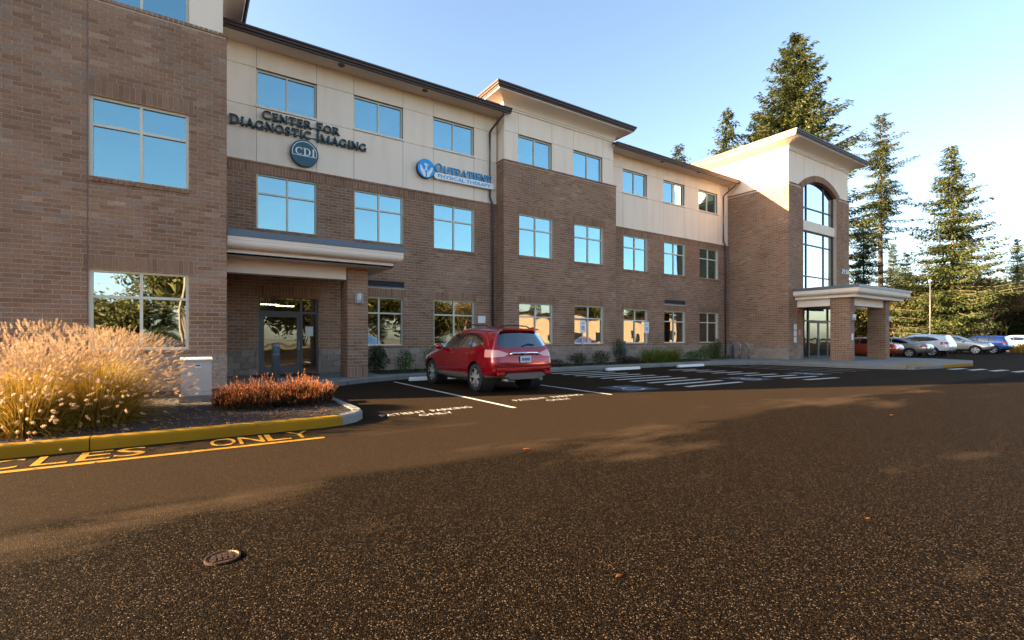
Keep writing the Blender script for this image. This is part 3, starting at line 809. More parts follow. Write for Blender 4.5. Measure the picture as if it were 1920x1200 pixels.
for a, b in WL:
    window('f', YL, a, b, *Z1, mid(a, b), [2.28], w=.06, glass='glass_clear'); window('f', YL, a, b, *Z2, mid(a, b), [6.09], w=.06); window('f', YL + .08, a, b, 8.91, 10.13, mid(a, b), [])

# stucco panels
def panels(c, us, zs, holes, kind='f', g_=.007):
    F = fr(kind, c)
    m = MB(); hs = holes
    u0, u1, z0, z1 = us[0], us[-1], zs[0], zs[-1]
    # backing with openings
    U = sorted(set(list(us) + [h[0] for h in hs] + [h[1] for h in hs])); Zz = sorted(set(list(zs) + [h[2] for h in hs] + [h[3] for h in hs]))
    for i in range(len(U) - 1):
        for j in range(len(Zz) - 1):
            cu, cz = (U[i] + U[i + 1]) / 2, (Zz[j] + Zz[j + 1]) / 2
            if any(h[0] < cu < h[1] and h[2] < cz < h[3] for h in hs): continue
            fbox(m, F, kind, max(U[i], u0 + .02), min(U[i + 1], u1 - .02), Zz[j], Zz[j + 1], .018, .22)
    w = m.build('stucco_wall', 'stucco_back', B)
    for i in range(len(us) - 1):
        for j in range(len(zs) - 1):
            cu, cz = (us[i] + us[i + 1]) / 2, (zs[j] + zs[j + 1]) / 2
            if any(h[0] < cu < h[1] and h[2] < cz < h[3] for h in hs): continue
            p = MB(); a, b, q, r = us[i] + g_, us[i + 1] - g_, zs[j] + g_, zs[j + 1] - g_
            if i == 0: a = us[0]
            if i == len(us) - 2: b = us[-1]
            # window heads/sills that cut into a panel
            fbox(p, F, kind, a, b, q, r, 0, .03)
            p.build('stucco_panel', 'stucco', w)
    return w
panels(YW + .06, [.80, 1.87, 3.73, 5.0, 6.85, 8.11, 9.95, 11.06], [7.075, 8.84, 8.93, 10.13, 10.87][0:1] + [8.86, 10.14, 10.87], [(a, b, 8.86, 10.14) for a, b in WIN_A])
panels(YW + .06, [17.5, 18.77, 20.61, 21.95, 23.79, 25.12, 26.96, XT], [7.075, 8.86, 10.14, 10.87], [(a, b, 8.86, 10.14) for a, b in WIN_C])
panels(YB + .08, [11.13, 11.85, 13.69, 14.97, 16.82, 17.55], [8.895, 10.14, 11.1], [(a, b, 8.895, 10.14) for a, b in WIN_B])
panels(11.13, [YB + .111, YW + .3], [8.895, 10.14, 11.1], [], 'l')
panels(YL + .08, [-5.0, -1.79, .03, .74], [8.895, 10.14, 11.1], [(a, b, 8.895, 10.14) for a, b in WL])
for x0_, x1_, y0_, y1_ in ((.5, .739, YL + .111, YW + 6), (17.3, 17.549, YB + .111, YW + 6), (-4.999, -4.8, YL + .111, 26)):
    m = MB(); m.box(x0_, x1_, y0_, y1_, 8.9, 11.1); m.build('stucco_return', 'stucco', B)
# stucco sills under the third-floor windows
for a, b in WIN_A + WIN_C:
    m = MB(); m.box(a - .03, b + .03, YW + .02, YW + .16, 8.868, 8.928); m.build('window_sill', 'stucco', B)

# interior: floors, ceilings and back wall so the glass looks into dark rooms
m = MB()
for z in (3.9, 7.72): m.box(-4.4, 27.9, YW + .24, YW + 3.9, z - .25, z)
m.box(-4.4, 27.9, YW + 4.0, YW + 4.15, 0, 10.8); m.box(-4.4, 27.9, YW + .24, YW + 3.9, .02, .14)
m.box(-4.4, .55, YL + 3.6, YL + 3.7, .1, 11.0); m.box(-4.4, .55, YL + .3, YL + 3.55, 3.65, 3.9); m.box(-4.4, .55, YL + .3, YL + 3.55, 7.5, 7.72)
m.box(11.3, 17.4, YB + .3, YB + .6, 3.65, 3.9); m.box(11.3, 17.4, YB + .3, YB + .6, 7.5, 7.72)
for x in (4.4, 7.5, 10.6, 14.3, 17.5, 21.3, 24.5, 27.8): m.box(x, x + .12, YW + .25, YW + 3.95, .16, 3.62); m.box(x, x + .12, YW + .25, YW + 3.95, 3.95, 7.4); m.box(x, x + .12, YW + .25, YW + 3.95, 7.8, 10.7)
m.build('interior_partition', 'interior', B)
for x, z in ((25.35, 6.42), (25.35, 2.58)):
    m = MB(); m.box(x, x + .42, YW + .62, YW + .65, z - .10, z + .12); m.build('exit_light', 'exit_green', B)
for x in (2.1, 2.7):
    m = MB(); m.box(x, x + .62, YW + 1.3 + (x - 2.1), YW + 1.42 + (x - 2.1), 2.52, 2.56); m.build('ceiling_light', 'lamp_glow', B)

# sweeping a profile round corners (profile: (outward, z))
def sweep(name, path, prof, mat, parent=B, closed=False):
    """path: 2D points, outward is to the right of travel"""
    n = len(path); offs = []
    for k in range(n):
        p = Vector(path[k]); d1 = d2 = None
        if k > 0: d1 = (p - Vector(path[k - 1])).normalized()
        if k < n - 1: d2 = (Vector(path[k + 1]) - p).normalized()
        if d1 is None: d1 = d2
        if d2 is None: d2 = d1
        n1 = Vector((d1.y, -d1.x)); n2 = Vector((d2.y, -d2.x)); b = n1 + n2
        b = b / (b.dot(n1)) if b.length > 1e-4 else n1
        offs.append(b)
    m = MB()
    for k in range(n):
        for o, z in prof: m.v.append((path[k][0] + offs[k].x * o, path[k][1] + offs[k].y * o, z))
    N = len(prof)
    for k in range(n - 1):
        for r in range(N): m.f.append((k * N + r, (k + 1) * N + r, (k + 1) * N + (r + 1) % N, k * N + (r + 1) % N))
    m.f.append(tuple(range(N))); m.f.append(tuple(reversed(range((n - 1) * N, n * N))))
    o = m.build(name, mat, parent); fix_normals(o); return o
def gutter(path, o0, z0, h=.20, parent=B):
    return sweep('gutter', path, [(o0 - .12, z0), (o0 - .03, z0), (o0 - .03, z0 + .05), (o0 + .015, z0 + .07), (o0 + .02, z0 + .12), (o0 + .055, z0 + .15), (o0 + .06, z0 + h), (o0 + .03, z0 + h), (o0 - .12, z0 + h - .02)], 'brown_metal', parent)
# wing roofs
for x0, x1, nm in ((.75, 11.30, 'a'), (17.45, 28.04, 'c')):
    m = MB(); m.box(x0, x1, YW - .70, YW + .3, 10.80, 10.86); m.build('soffit', 'soffit', B)
    gutter([(x0, YW), (x1, YW)], .76, 10.765)
    m = MB(); m.quad((x0, YW - .76, 10.95), (x1, YW - .76, 10.95), (x1, YW + 8, 11.9), (x0, YW + 8, 11.9)); m.quad((x0, YW - .7, 10.86), (x0, YW + 8, 11.8), (x1, YW + 8, 11.8), (x1, YW - .7, 10.86)); m.build('roof', 'brown_metal', B)
def on_z(u, v, z):
    d = Vector((math.sin(YAW), math.cos(YAW), 0)) + Vector((math.cos(YAW), -math.sin(YAW), 0)) * ((u - 960) / 912.) + Vector((0, 0, (634 - v) / 912.))
    return CAM + d * ((z - CAM.z) / d.z)
for u, v in ((640, 122), (797, 169.5), (1242, 303), (1310, 323)):
    p = on_z(u, v, 10.795); m = MB(); m.lathe([(.0, -.004), (.075, -.004), (.08, -.016), (.115, -.016), (.115, .0)], p, 18); m.build('soffit_light', 'frame_grey', B, True)
def cornice(path, z, zc, oh, tr=.0):
    sweep('cornice_trim', path, [(-.02, z), (.05, z), (.05, z + .07), (.03, z + .085), (-.02, z + .085)], 'trim_beige')
    cv = [(.0, z + .085)]
    h = zc - (z + .085)
    for k in range(9):
        t = k / 8 * math.pi / 2
        cv.append((.06 + (oh - .16) * (1 - math.cos(t)), z + .09 + (h - .06) * math.sin(t)))
    cv += [(oh - .08, zc - .03), (oh - .08, zc), (-.02, zc)]
    sweep('cornice', path, cv, 'trim_beige')
    gutter(path, oh, zc + .003, .21)
PB = [(11.13, YW + 3), (11.13, YB + .08), (17.55, YB + .08), (17.55, YW + 3)]
cornice(PB, 11.03, 11.50, .76)
PL = [(-5.0, YL + 12), (-5.0, YL + .08), (.74, YL + .08), (.74, YW + 3)]
cornice(PL, 11.03, 11.50, .80)
PT = [(XT + .06, 26), (XT + .06, YT + .06), (35.56, YT + .06), (35.56, 26)]
cornice(PT, 11.97, 12.44, .86)
def hip(x0, x1, y0, y1, z, rise):
    m = MB(); i = min(x1 - x0, y1 - y0) / 2.2
    a = [(x0, y0, z), (x1, y0, z), (x1, y1, z), (x0, y1, z)]; b = [(x0 + i, y0 + i, z + rise), (x1 - i, y0 + i, z + rise), (x1 - i, y1 - i, z + rise), (x0 + i, y1 - i, z + rise)]
    for k in range(4): j = (k + 1) % 4; m.quad(a[k], a[j], b[j], b[k])
    m.quad(*b); m.build('roof', 'brown_metal', B)
hip(10.35, 18.33, YB - .7, YW + 8, 11.70, .8); hip(-5.8, 1.54, YL - .7, 26, 11.70, .7); hip(27.2, 36.4, YT - .82, 26, 12.64, .9)
m = MB(); m.box(-4.4, 27.9, YW + 4.2, YW + 9, 0, 10.9); m.box(XT + .3, 35.3, YT + 3, 26, 0, 12.2); m.box(-4.4, .5, YL + 3.8, 26, 0, 11.3); m.box(11.4, 17.3, YW + 4.3, YW + 8, 8, 11.45); m.build('core_wall', 'stucco', B)

# downspouts
def pipe(name, pts, r=.045):
    m = MB(); m.tube(pts, r, 8); return m.build(name, 'pipe_brown', B, True)
def downspout(x, jog):
    pipe('downspout', [(x + .28, YW - .66, 10.78), (x + .28, YW - .66, 10.66), (x + .2, YW - .5, 10.52), (x + .02, YW - .08, 10.16), (x, YW - .02, 10.05), (x, YW - .02, 7.35), (x + .01, YW - .03, 7.28), (x + .08, YW - .09, 7.05), (x + .09, YW - .10, 6.95), (x + .09, YW - .10, .3)])
downspout(10.68, 1); downspout(27.48, 1)

# vents
for (a, b, p, q) in (VENT_A, VENT_C):
    v = MB(); F = fr('f', YW); frame_bars(v, F, 'f', a, b, p, q, [], [], .03, .0, .12); v.box(a, b, YW + .13, YW + .14, p, q)
    o = v.build('louvre_vent', 'vent_grey', B)
    for k in range(3):
        s_ = MB(); z = p + .045 + k * .07
        s_.quad((a + .03, YW + .02, z), (b - .03, YW + .02, z), (b - .03, YW + .09, z + .05), (a + .03, YW + .09, z + .05)); s_.quad((a + .03, YW + .02, z - .012), (a + .03, YW + .09, z + .038), (b - .03, YW + .09, z + .038), (b - .03, YW + .02, z - .012)); s_.build('louvre_slat', 'vent_grey', o)

# entrance door with sidelight
F = fr('f', YW); m = MB()
frame_bars(m, F, 'f', DOOR[0], DOOR[1], SW, DOOR[3], [3.24], [], .06, .05, .17); fbox(m, F, 'f', 1.98, 3.21, 2.17, 2.25, .052, .168); fbox(m, F, 'f', 3.27, 3.71, 2.17, 2.25, .052, .168)
dr = m.build('entrance', 'frame_grey', B)
def pane(par, a, b, p, q, Y=YW + .11, mat='glass_door'):
    pm = MB(); pm.box(a, b, Y, Y + .012, p, q); return pm.build('pane', mat, par)
pane(dr, 1.98, 3.21, 2.25, 2.68); pane(dr, 3.27, 3.71, 2.25, 2.68); pane(dr, 3.27, 3.71, .38, 2.17)
m = MB(); frame_bars(m, F, 'f', 1.985, 3.205, SW + .01, 2.165, [], [], .11, .07, .12); fbox(m, F, 'f', 2.095, 3.095, SW + .12, .42, .072, .118)
leaf = m.build('door', 'frame_grey', B); pane(leaf, 2.095, 3.095, .42, 2.055, YW + .09)
m = MB(); m.box(3.13, 3.17, YW + .01, YW + .03, .95, 1.25); m.box(3.12, 3.18, YW + .03, YW + .075, 1.22, 1.25); m.box(3.12, 3.18, YW + .03, YW + .075, .95, .98); m.build('door_handle', 'steel_grey', leaf)
m = MB(); m.box(3.37, 3.62, YW + .095, YW + .105, 1.42, 1.75); m.build('notice', 'paper', dr)
m = MB(); m.box(1.75, 3.6, YW - 1.1, YW - .15, SW + .002, SW + .014); tag(m.build('door_mat', 'rubber'), 'dark rubber mat in front of the glass entrance door', 'mat')

# entrance canopy and pillar
CY = 14.2
can = bpy.data.objects.new('entrance_canopy', None); COL.objects.link(can); can.parent = B
path = [(.84, CY), (5.50, CY), (5.50, YW)]
def canopy_parts(path, par, ztop=4.12):
    z = ztop
    sweep('flashing', path, [(0, z - .155), (.03, z - .155), (.03, z), (-.1, z), (-.1, z - .03), (0, z - .03)], 'blue_flashing', par)
    md = [(-.02, z - .158), (.0, z - .158), (.0, z - .25), (-.012, z - .252), (-.012, z - .262), (-.002, z - .265)]
    for k in range(8):
        t = k / 7 * math.pi / 2; md.append((-.0 - .2 * (1 - math.cos(t)), z - .30 - .17 * math.sin(t)))
    md += [(-.3, z - .47), (-.3, z - .158)]
    sweep('moulding', path, md, 'trim_beige', par)
    sweep('fascia_board', path, [(-.24, z - .62), (-.24, z - .472), (-.4, z - .472), (-.4, z - .62)], 'trim_beige', par)
canopy_parts(path, can)
m = MB(); m.box(.84, 5.26, CY + .24, YW - .01, 3.503, 3.56); m.build('canopy_soffit', 'soffit', can)
m = MB(); m.box(.84, 5.4, CY + .05, YW - .01, 3.97, 4.06); m.build('canopy_roof', 'brown_metal', can)
m = MB(); m.box(.84, 4.03, 15.12, 15.5, 3.13, 3.5); m.build('canopy_beam', 'trim_beige', can)
def pillar(x0, x1, y0, y1, z1, par):
    m = MB(); m.box(x0 + .008, x1 - .008, y0 + .008, y1 - .008, SW - .02, z1); core = m.build('brick_pillar', 'mortar', par)
    bm_ = MB(); nr = int((z1 - SW - .3) / CH)
    def row(z, h, r, per):
        for side in range(4):
            L_ = (x1 - x0) if side in (0, 2) else (y1 - y0)
            n = max(1, round(L_ / per)); w = L_ / n
            sh = (w / 2 if r % 2 else 0)
            cuts = sorted(set([0, L_] + [k * w + sh for k in range(n + 1) if 0 < k * w + sh < L_]))
            for a, b in zip(cuts, cuts[1:]):
                a += JT / 2; b -= JT / 2
                if side == 0: bm_.box(x0 + a, x0 + b, y0, y0 + .03, z, z + h, rnd.random())
                elif side == 2: bm_.box(x0 + a, x0 + b, y1 - .03, y1, z, z + h, rnd.random())
                elif side == 3: bm_.box(x0, x0 + .03, y0 + a, y0 + b, z, z + h, rnd.random())
                else: bm_.box(x1 - .03, x1, y0 + a, y0 + b, z, z + h, rnd.random())
    row(SW, .30, 0, CH)
    for r in range(nr): row(SW + .305 + r * CH, CH - JT, r, BL)
    row(SW + .305 + nr * CH, z1 - (SW + .305 + nr * CH) - .004, 0, CH)
    stuff(bm_.build('bricks', 'brick', core)); return core
pillar(4.06, 4.69, 15.1, 15.9, 3.5, B)

# ------------------------------------------------------------------ tower
TX0, TX1 = 29.70, 33.85
arcC, Ri, Ro = (31.775, 6.86), 3.84, 4.2
ho = [(TX0, TX1, SW, 3.2), (TX0, TX1, 4.0, 10.2)]
brick_wall('brick_wall', 'f', YT, XT, 35.62, ZS, 10.09, [(TX0, TX1, 0, 3.2), (TX0, TX1, 4.0, 10.2)], phase=.1)
brick_wall('brick_wall', 'l', XT, YT + .031, YW + .1, ZS, 10.09, [], phase=.02)
header_course('f', YT, XT - .018, 29.3, 10.09); header_course('f', YT, 34.25, 35.64, 10.09); header_course('l', XT, YT + .101, YW + .1, 10.09)
# stucco above with the arch cut out
def arch_z(x, r): 
    d = abs(x - arcC[0]); return arcC[1] + math.sqrt(max(r * r - d * d, 0)) if d < r else 0
seams = [XT + .06, 28.9, 29.9, 31.1, 32.45, 33.65, 34.6, 35.56]
wst = MB(); wst.box(XT + .1, 35.5, YT + .085, YT + .2, 11.08, 12.0); wst.box(XT + .1, 29.35, YT + .085, YT + .2, 10.16, 11.08); wst.box(34.2, 35.5, YT + .085, YT + .2, 10.16, 11.08); wst.box(XT + .085, XT + .2, YT + .2, 24, 10.165, 12.0)
ws = wst.build('stucco_wall', 'stucco_back', B)
for a, b in zip(seams, seams[1:]):
    a2, b2 = (a + .006 if a > XT + .1 else a), (b - .006 if b < 35.5 else b); N = 10
    lo = []
    for k in range(N + 1):
        x = a2 + (b2 - a2) * k / N; lo.append((x, max(10.165, arch_z(x, Ro - .02) if abs(x - arcC[0]) < 2.48 else 10.165)))
    m = MB()
    for (xa, za), (xb, zb) in zip(lo, lo[1:]):
        m.quad((xa, YT + .06, za), (xb, YT + .06, zb), (xb, YT + .06, 12.0), (xa, YT + .06, 12.0)); m.quad((xa, YT + .06, za), (xa, YT + .1, za), (xb, YT + .1, zb), (xb, YT + .06, zb))
    m.build('stucco_panel', 'stucco', ws)
ly = [YT + .06, 15.3, 16.5, 17.7, 19, 20.5, 22, 24]
for a, b in zip(ly, ly[1:]):
    m = MB(); m.box(XT + .06, XT + .1, a + (.006 if a > 14.2 else 0), b - .006, 10.165, 12.0); m.build('stucco_panel', 'stucco', ws)
# voussoirs
m = MB(); th = math.asin(2.47 / Ro); n = 46
for k in range(n):
    a0 = -th + 2 * th * k / n + .0012; a1 = -th + 2 * th * (k + 1) / n - .0012
    pts = [(arcC[0] + r * math.sin(a), arcC[1] + r * math.cos(a)) for a, r in ((a0, Ri), (a1, Ri), (a1, Ro), (a0, Ro))]
    i = len(m.v); m.poly(pts, .22, 'y', YT - .02 + rnd.uniform(-.002, .002)); m.t += [rnd.random() * .8] * 8
o = m.build('arch_bricks', 'brick', B); fix_normals(o); stuff(o)
# spandrel bricks between the jamb and the arch underside are hidden by the ring; glazing
def arch_pane(x0, x1, z0):
    N = 12; pm = MB(); Y = YT + .24
    for k in range(N):
        xa, xb = x0 + (x1 - x0) * k / N, x0 + (x1 - x0) * (k + 1) / N
        pm.quad((xa, Y, z0), (xb, Y, z0), (xb, Y, arch_z(xb, Ri + .02)), (xa, Y, arch_z(xa, Ri + .02)))
    return pm
MU = [30.47, 32.62]
def tower_window(z0, z1, zs, arched):
    F = fr('f', YT); m = MB()
    if arched:
        fbox(m, F, 'f', TX0, TX0 + .06, z0, arch_z(TX0, Ri) + .05, .19, .3); fbox(m, F, 'f', TX1 - .06, TX1, z0, arch_z(TX1, Ri) + .05, .19, .3); fbox(m, F, 'f', TX0 + .06, TX1 - .06, z0, z0 + .06, .19, .3)
        for u in MU: fbox(m, F, 'f', u - .04, u + .04, z0 + .06, arch_z(u, Ri) + .01, .192, .298)
        N = 24
        for k in range(N):
            a0 = -math.asin(2.07 / Ri) + 2 * math.asin(2.07 / Ri) * k / N; a1 = -math.asin(2.07 / Ri) + 2 * math.asin(2.07 / Ri) * (k + 1) / N
            m.poly([(arcC[0] + r * math.sin(a), arcC[1] + r * math.cos(a)) for a, r in ((a0, Ri - .06), (a1, Ri - .06), (a1, Ri + .02), (a0, Ri + .02))], .11, 'y', YT + .188)
    else: frame_bars(m, F, 'f', TX0, TX1, z0, z1, MU, [], .07, .19, .3)
    ed = [TX0 + .06, MU[0] - .04, MU[0] + .04, MU[1] - .04, MU[1] + .04, TX1 - .06]
    for z in zs:
        for a, b in zip(ed[::2], ed[1::2]): fbox(m, F, 'f', a, b, z - .035, z + .035, .194, .296)
    w = m.build('window', 'frame_dark', B); fix_normals(w)
    ze = [z0 + .05] + [e for z in zs for e in (z - .03, z + .03)] + ([z1 - .05] if not arched else [])
    for a, b in zip(ed[::2], ed[1::2]):
        for i in range(0, len(ze), 2):
            if i + 1 < len(ze): pane(w, a, b, ze[i], ze[i + 1], YT + .24, 'glass_clear')
            else: arch_pane(a, b, ze[i]).build('pane', 'glass_clear', w)
tower_window(8.24, 0, [9.06], True); tower_window(4.0, 7.70, [5.02, 6.89], False)
m = MB(); m.box(TX0, TX1, YT + .1, YT + .3, 7.70, 8.24); m.build('stucco_band', 'stucco', B)
m = MB(); m.box(TX0, TX1, YT + .02, YT + .3, 3.2, 4.0); m.build('header_panel', 'frame_dark', B)
m = MB(); m.box(TX0 - .2, TX0, YT + .221, YT + .32, .15, 10.1); m.box(TX1, TX1 + .2, YT + .221, YT + .32, .15, 10.1); m.build('jamb', 'frame_dark', B)
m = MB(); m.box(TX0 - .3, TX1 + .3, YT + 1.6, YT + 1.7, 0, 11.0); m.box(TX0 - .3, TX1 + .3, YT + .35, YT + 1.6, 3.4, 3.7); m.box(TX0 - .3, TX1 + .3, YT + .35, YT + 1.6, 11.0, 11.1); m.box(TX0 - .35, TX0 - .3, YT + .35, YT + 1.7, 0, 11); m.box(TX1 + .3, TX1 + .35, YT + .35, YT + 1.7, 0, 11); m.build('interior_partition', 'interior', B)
# entrance doors of the tower
F = fr('f', YT); m = MB(); frame_bars(m, F, 'f', TX0, TX1, SW, 3.2, [30.55, 33.0], [], .07, .1, .22)
for a, b in ((TX0 + .07, 30.515), (30.585, 32.965), (33.035, TX1 - .07)): fbox(m, F, 'f', a, b, 2.34, 2.42, .102, .218)
ent = m.build('entrance', 'frame_dark', B)
for a, b in ((TX0 + .07, 30.515), (30.585, 32.965), (33.035, TX1 - .07)):
    pane(ent, a, b, 2.42, 3.13, YT + .16)
pane(ent, TX0 + .07, 30.515, SW + .07, 2.34, YT + .16); pane(ent, 33.035, TX1 - .07, SW + .07, 2.34, YT + .16)
for a, b, hx in ((30.59, 31.77, 31.68), (31.78, 32.96, 31.84)):
    m = MB(); frame_bars(m, F, 'f', a, b, SW + .01, 2.335, [], [], .09, .11, .16); lf = m.build('door', 'frame_grey', B); pane(lf, a + .09, b - .09, SW + .1, 2.245, YT + .13)
    m = MB(); m.box(hx - .02, hx + .02, YT + .06, YT + .11, .95, 1.3); m.build('door_handle', 'steel_grey', lf)
# porch
TC = 10.82
pc = bpy.data.objects.new('porch_canopy', None); COL.objects.link(pc); pc.parent = B
canopy_parts([(28.5, YT - .005), (28.5, TC), (35.5, TC), (35.5, YT - .005)], pc, 4.13)
m = MB(); m.box(28.55, 35.45, TC + .05, YT - .006, 3.98, 4.07); m.build('canopy_roof', 'brown_metal', pc)
m = MB(); m.box(28.76, 35.24, TC + .26, YT - .006, 3.513, 3.57); m.build('canopy_soffit', 'soffit', pc)
m = MB(); m.box(28.95, 29.3, 12.35, YT - .006, 3.1, 3.51); m.box(29.55, 33.58, 11.5, 11.85, 3.1, 3.51); m.box(29.0, 34.9, 12.9, 13.2, 3.12, 3.512); m.build('canopy_beam', 'trim_beige', pc)
pillar(28.93, 29.53, 11.40, 12.32, 3.51, B); pillar(33.6, 34.2, 11.40, 12.32, 3.51, B)

# ================================================================== SIGNS
# serif capitals drawn as strokes: letters are unions of boxes / arcs in a unit cell
def serif_letter(ch, thick=.17, thin=.09):
    """list of convex polygons in a 0..w x 0..1 cell, with width w"""
    T, t, s = thick, thin, .055
    P = []
    def bar(x0, x1, y0, y1): P.append([(x0, y0), (x1, y0), (x1, y1), (x0, y1)])
    def ser(xc, y, w=.30):
        bar(xc - w / 2, xc + w / 2, (y if y < .5 else 1 - s), (s if y < .5 else 1))
    def dia(x0, y0, x1, y1, w): P.append([(x0 - w / 2, y0), (x0 + w / 2, y0), (x1 + w / 2, y1), (x1 - w / 2, y1)])
    def arc(cx, cy, rx, ry, a0, a1, n=14):
        for k in range(n):
            a, b = R(a0 + (a1 - a0) * k / n), R(a0 + (a1 - a0) * (k + 1) / n)
            wa = t + (T - t) * abs(math.cos(a)); wb = t + (T - t) * abs(math.cos(b))
            P.append([(cx + (rx - wa) * math.cos(a), cy + (ry - min(wa, t * 1.1)) * math.sin(a)), (cx + rx * math.cos(a), cy + ry * math.sin(a)), (cx + rx * math.cos(b), cy + ry * math.sin(b)), (cx + (rx - wb) * math.cos(b), cy + (ry - min(wb, t * 1.1)) * math.sin(b))])
    w = .8
    if ch == 'I': bar(.1, .1 + T, 0, 1); ser(.1 + T / 2, 0); ser(.1 + T / 2, 1); w = .37
    elif ch == 'E':
        bar(.1, .1 + T, 0, 1); bar(0, .66, 0, t); bar(0, .64, 1 - t, 1); bar(.1, .5, .48, .48 + t); bar(.6, .66, 0, .24); bar(.58, .64, .78, 1); bar(.46, .51, .4, .62); w = .7
    elif ch == 'F':
        bar(.1, .1 + T, 0, 1); ser(.1 + T / 2, 0); bar(0, .64, 1 - t, 1); bar(.1, .5, .46, .46 + t); bar(.58, .64, .76, 1); bar(.45, .5, .38, .6); w = .67
    elif ch == 'T':
        bar(.32, .32 + T, 0, 1); ser(.32 + T / 2, 0, .34); bar(.02, .79, 1 - t, 1); bar(.02, .08, .74, 1); bar(.73, .79, .74, 1); w = .82
    elif ch == 'N':
        bar(.1, .1 + t, 0, 1); bar(.72, .72 + t, 0, 1); dia(.14, 1, .74, 0, T * 1.1); ser(.14, 0, .26); ser(.77, 1, .26); ser(.1, 1, .2); w = .92
    elif ch == 'M':
        bar(.1, .1 + t, 0, 1); bar(.86, .86 + T, 0, 1); dia(.15, 1, .52, 0, T); dia(.90, 1, .52, 0, t); ser(.14, 0, .26); ser(.94, 0, .3); ser(.1, 1, .2); ser(.96, 1, .26); w = 1.12
    elif ch == 'A':
        dia(.12, 0, .45, 1, t); dia(.80, 0, .45, 1, T); bar(.22, .68, .3, .3 + t); ser(.12, 0, .26); ser(.80, 0, .3); w = .95
    elif ch == 'R':
        bar(.1, .1 + T, 0, 1); ser(.18, 0); bar(0, .4, 1 - t, 1); bar(.1, .42, .46, .46 + t); arc(.4, .73, .3, .27, -90, 90); dia(.46, .48, .78, 0, T); ser(.78, 0, .22); w = .88
    elif ch == 'P':
        bar(.1, .1 + T, 0, 1); ser(.18, 0); bar(0, .4, 1 - t, 1); bar(.1, .42, .42, .42 + t); arc(.4, .71, .3, .29, -90, 90); w = .74
    elif ch == 'D':
        bar(.1, .1 + T, 0, 1); bar(0, .4, 1 - t, 1); bar(0, .4, 0, t); arc(.38, .5, .46, .5, -90, 90); w = .9
    elif ch == 'O': arc(.46, .5, .46, .5, 0, 360, 28); w = .96
    elif ch == 'C': arc(.46, .5, .46, .5, 48, 312, 22); bar(.72, .78, .68, .95); w = .84
    elif ch == 'G': arc(.46, .5, .46, .5, 48, 320, 22); bar(.72, .78, .68, .95); bar(.66, .66 + T, .05, .42); bar(.56, .92, .38, .38 + s); w = .94
    elif ch == 'S':
        arc(.32, .74, .28, .26, 40, 270, 14); arc(.32, .26, .30, .26, -140, 90, 14); bar(.5, .55, .72, .96); bar(.04, .09, .04, .28); w = .66
    elif ch == 'U':
        bar(.1, .1 + T, .35, 1); bar(.7, .7 + t, .3, 1); arc(.445, .36, .345, .36, 180, 360, 14); ser(.18, 1); ser(.74, 1, .26); w = .9
    elif ch in '0': arc(.33, .5, .33, .5, 0, 360, 22); w = .72
    elif ch in '2': arc(.32, .70, .3, .30, -20, 165, 12); dia(.12, .06, .52, .58, T); bar(.04, .64, 0, t * 1.4); w = .7
    elif ch == '9': arc(.33, .66, .3, .34, 0, 360, 18); dia(.30, 0, .56, .55, t * 1.4); w = .7
    elif ch == '3': arc(.3, .74, .27, .26, -90, 150, 12); arc(.3, .27, .31, .27, -150, 90, 14); w = .68
    elif ch == ' ': w = .42
    return P, w
def serif_word(root, txt, x0, x1, z0, h, y, depth, mat, first=1.0, side=None):
    """letters as parts of a sign; x0..x1 on the wall, front face at y. first: scale of initial letters"""
    lay = []; x = 0.0; prev = ' '
    for ch in txt:
        s = first if (prev == ' ' and ch != ' ') else 1.0
        P, w = serif_letter(ch); lay.append((ch, P, x, s)); x += (w + .07) * s; prev = ch
    k = (x1 - x0) / x
    for ch, P, xs, s in lay:
        if not P: continue
        m = MB()
        for j, pl in enumerate(P):
            pts = [(x0 + (xs + a * s) * k, z0 + b * h * s) for a, b in pl]
            m.poly(pts, depth - .0006 * (j % 5), 'y', y + .0003 * (j % 5))
        o = m.build('letter', mat, root); fix_normals(o)
        if side:      # dark returns behind the coloured face
            m2 = MB()
            for j, pl in enumerate(P): m2.poly([(x0 + (xs + a * s) * k + .003, z0 + b * h * s - .003) for a, b in pl], depth * .6, 'y', y + depth + .0004 * (j % 5))
            o2 = m2.build('letter_return', side, o); fix_normals(o2)
ys = YW + .06
sg = thing('wall_lettering', 'dark teal raised letters CENTER FOR DIAGNOSTIC IMAGING on beige stucco', 'sign', (0, 0, 0))
serif_word(sg, 'CENTER FOR', 2.03, 4.50, 8.50, .25, ys - .13, .10, 'teal_sign', 1.12)
serif_word(sg, 'DIAGNOSTIC IMAGING', 1.10, 5.46, 8.13, .27, ys - .13, .10, 'teal_sign', 1.12)
m = MB(); m.box(1.15, 5.4, ys - .03, ys, 8.2, 8.23); m.box(2.1, 4.4, ys - .03, ys, 8.56, 8.59); m.build('mounting_rail', 'frame_dark', sg)
def disc(cx, cz, r, y0, y1, mat, name, par, n=40, smooth=False):
    m = MB(); m.cyl((cx, y1, cz), (cx, y0, cz), r, r, n); o = m.build(name, mat, par); fix_normals(o); return o
cd = thing('round_sign', 'round dark teal disc sign with white letters CDI', 'sign', (0, 0, 0))
disc(3.31, 7.62, .45, ys - .14, ys, 'teal_sign', 'disc', cd); disc(3.31, 7.62, .43, ys - .146, ys - .139, 'teal_face', 'disc_face', cd)
m = MB()
for k in range(36):
    a, b = R(-14 + 208 * k / 36), R(-14 + 208 * (k + 1) / 36)
    m.quad(*[(3.31 + r * math.cos(q), ys - .149, 7.62 + r * math.sin(q)) for q, r in ((a, .375), (a, .395), (b, .395), (b, .375))])
m.box(2.94, 3.68, ys - .1495, ys - .147, 7.515, 7.535); m.build('white_ring', 'sign_white', cd)
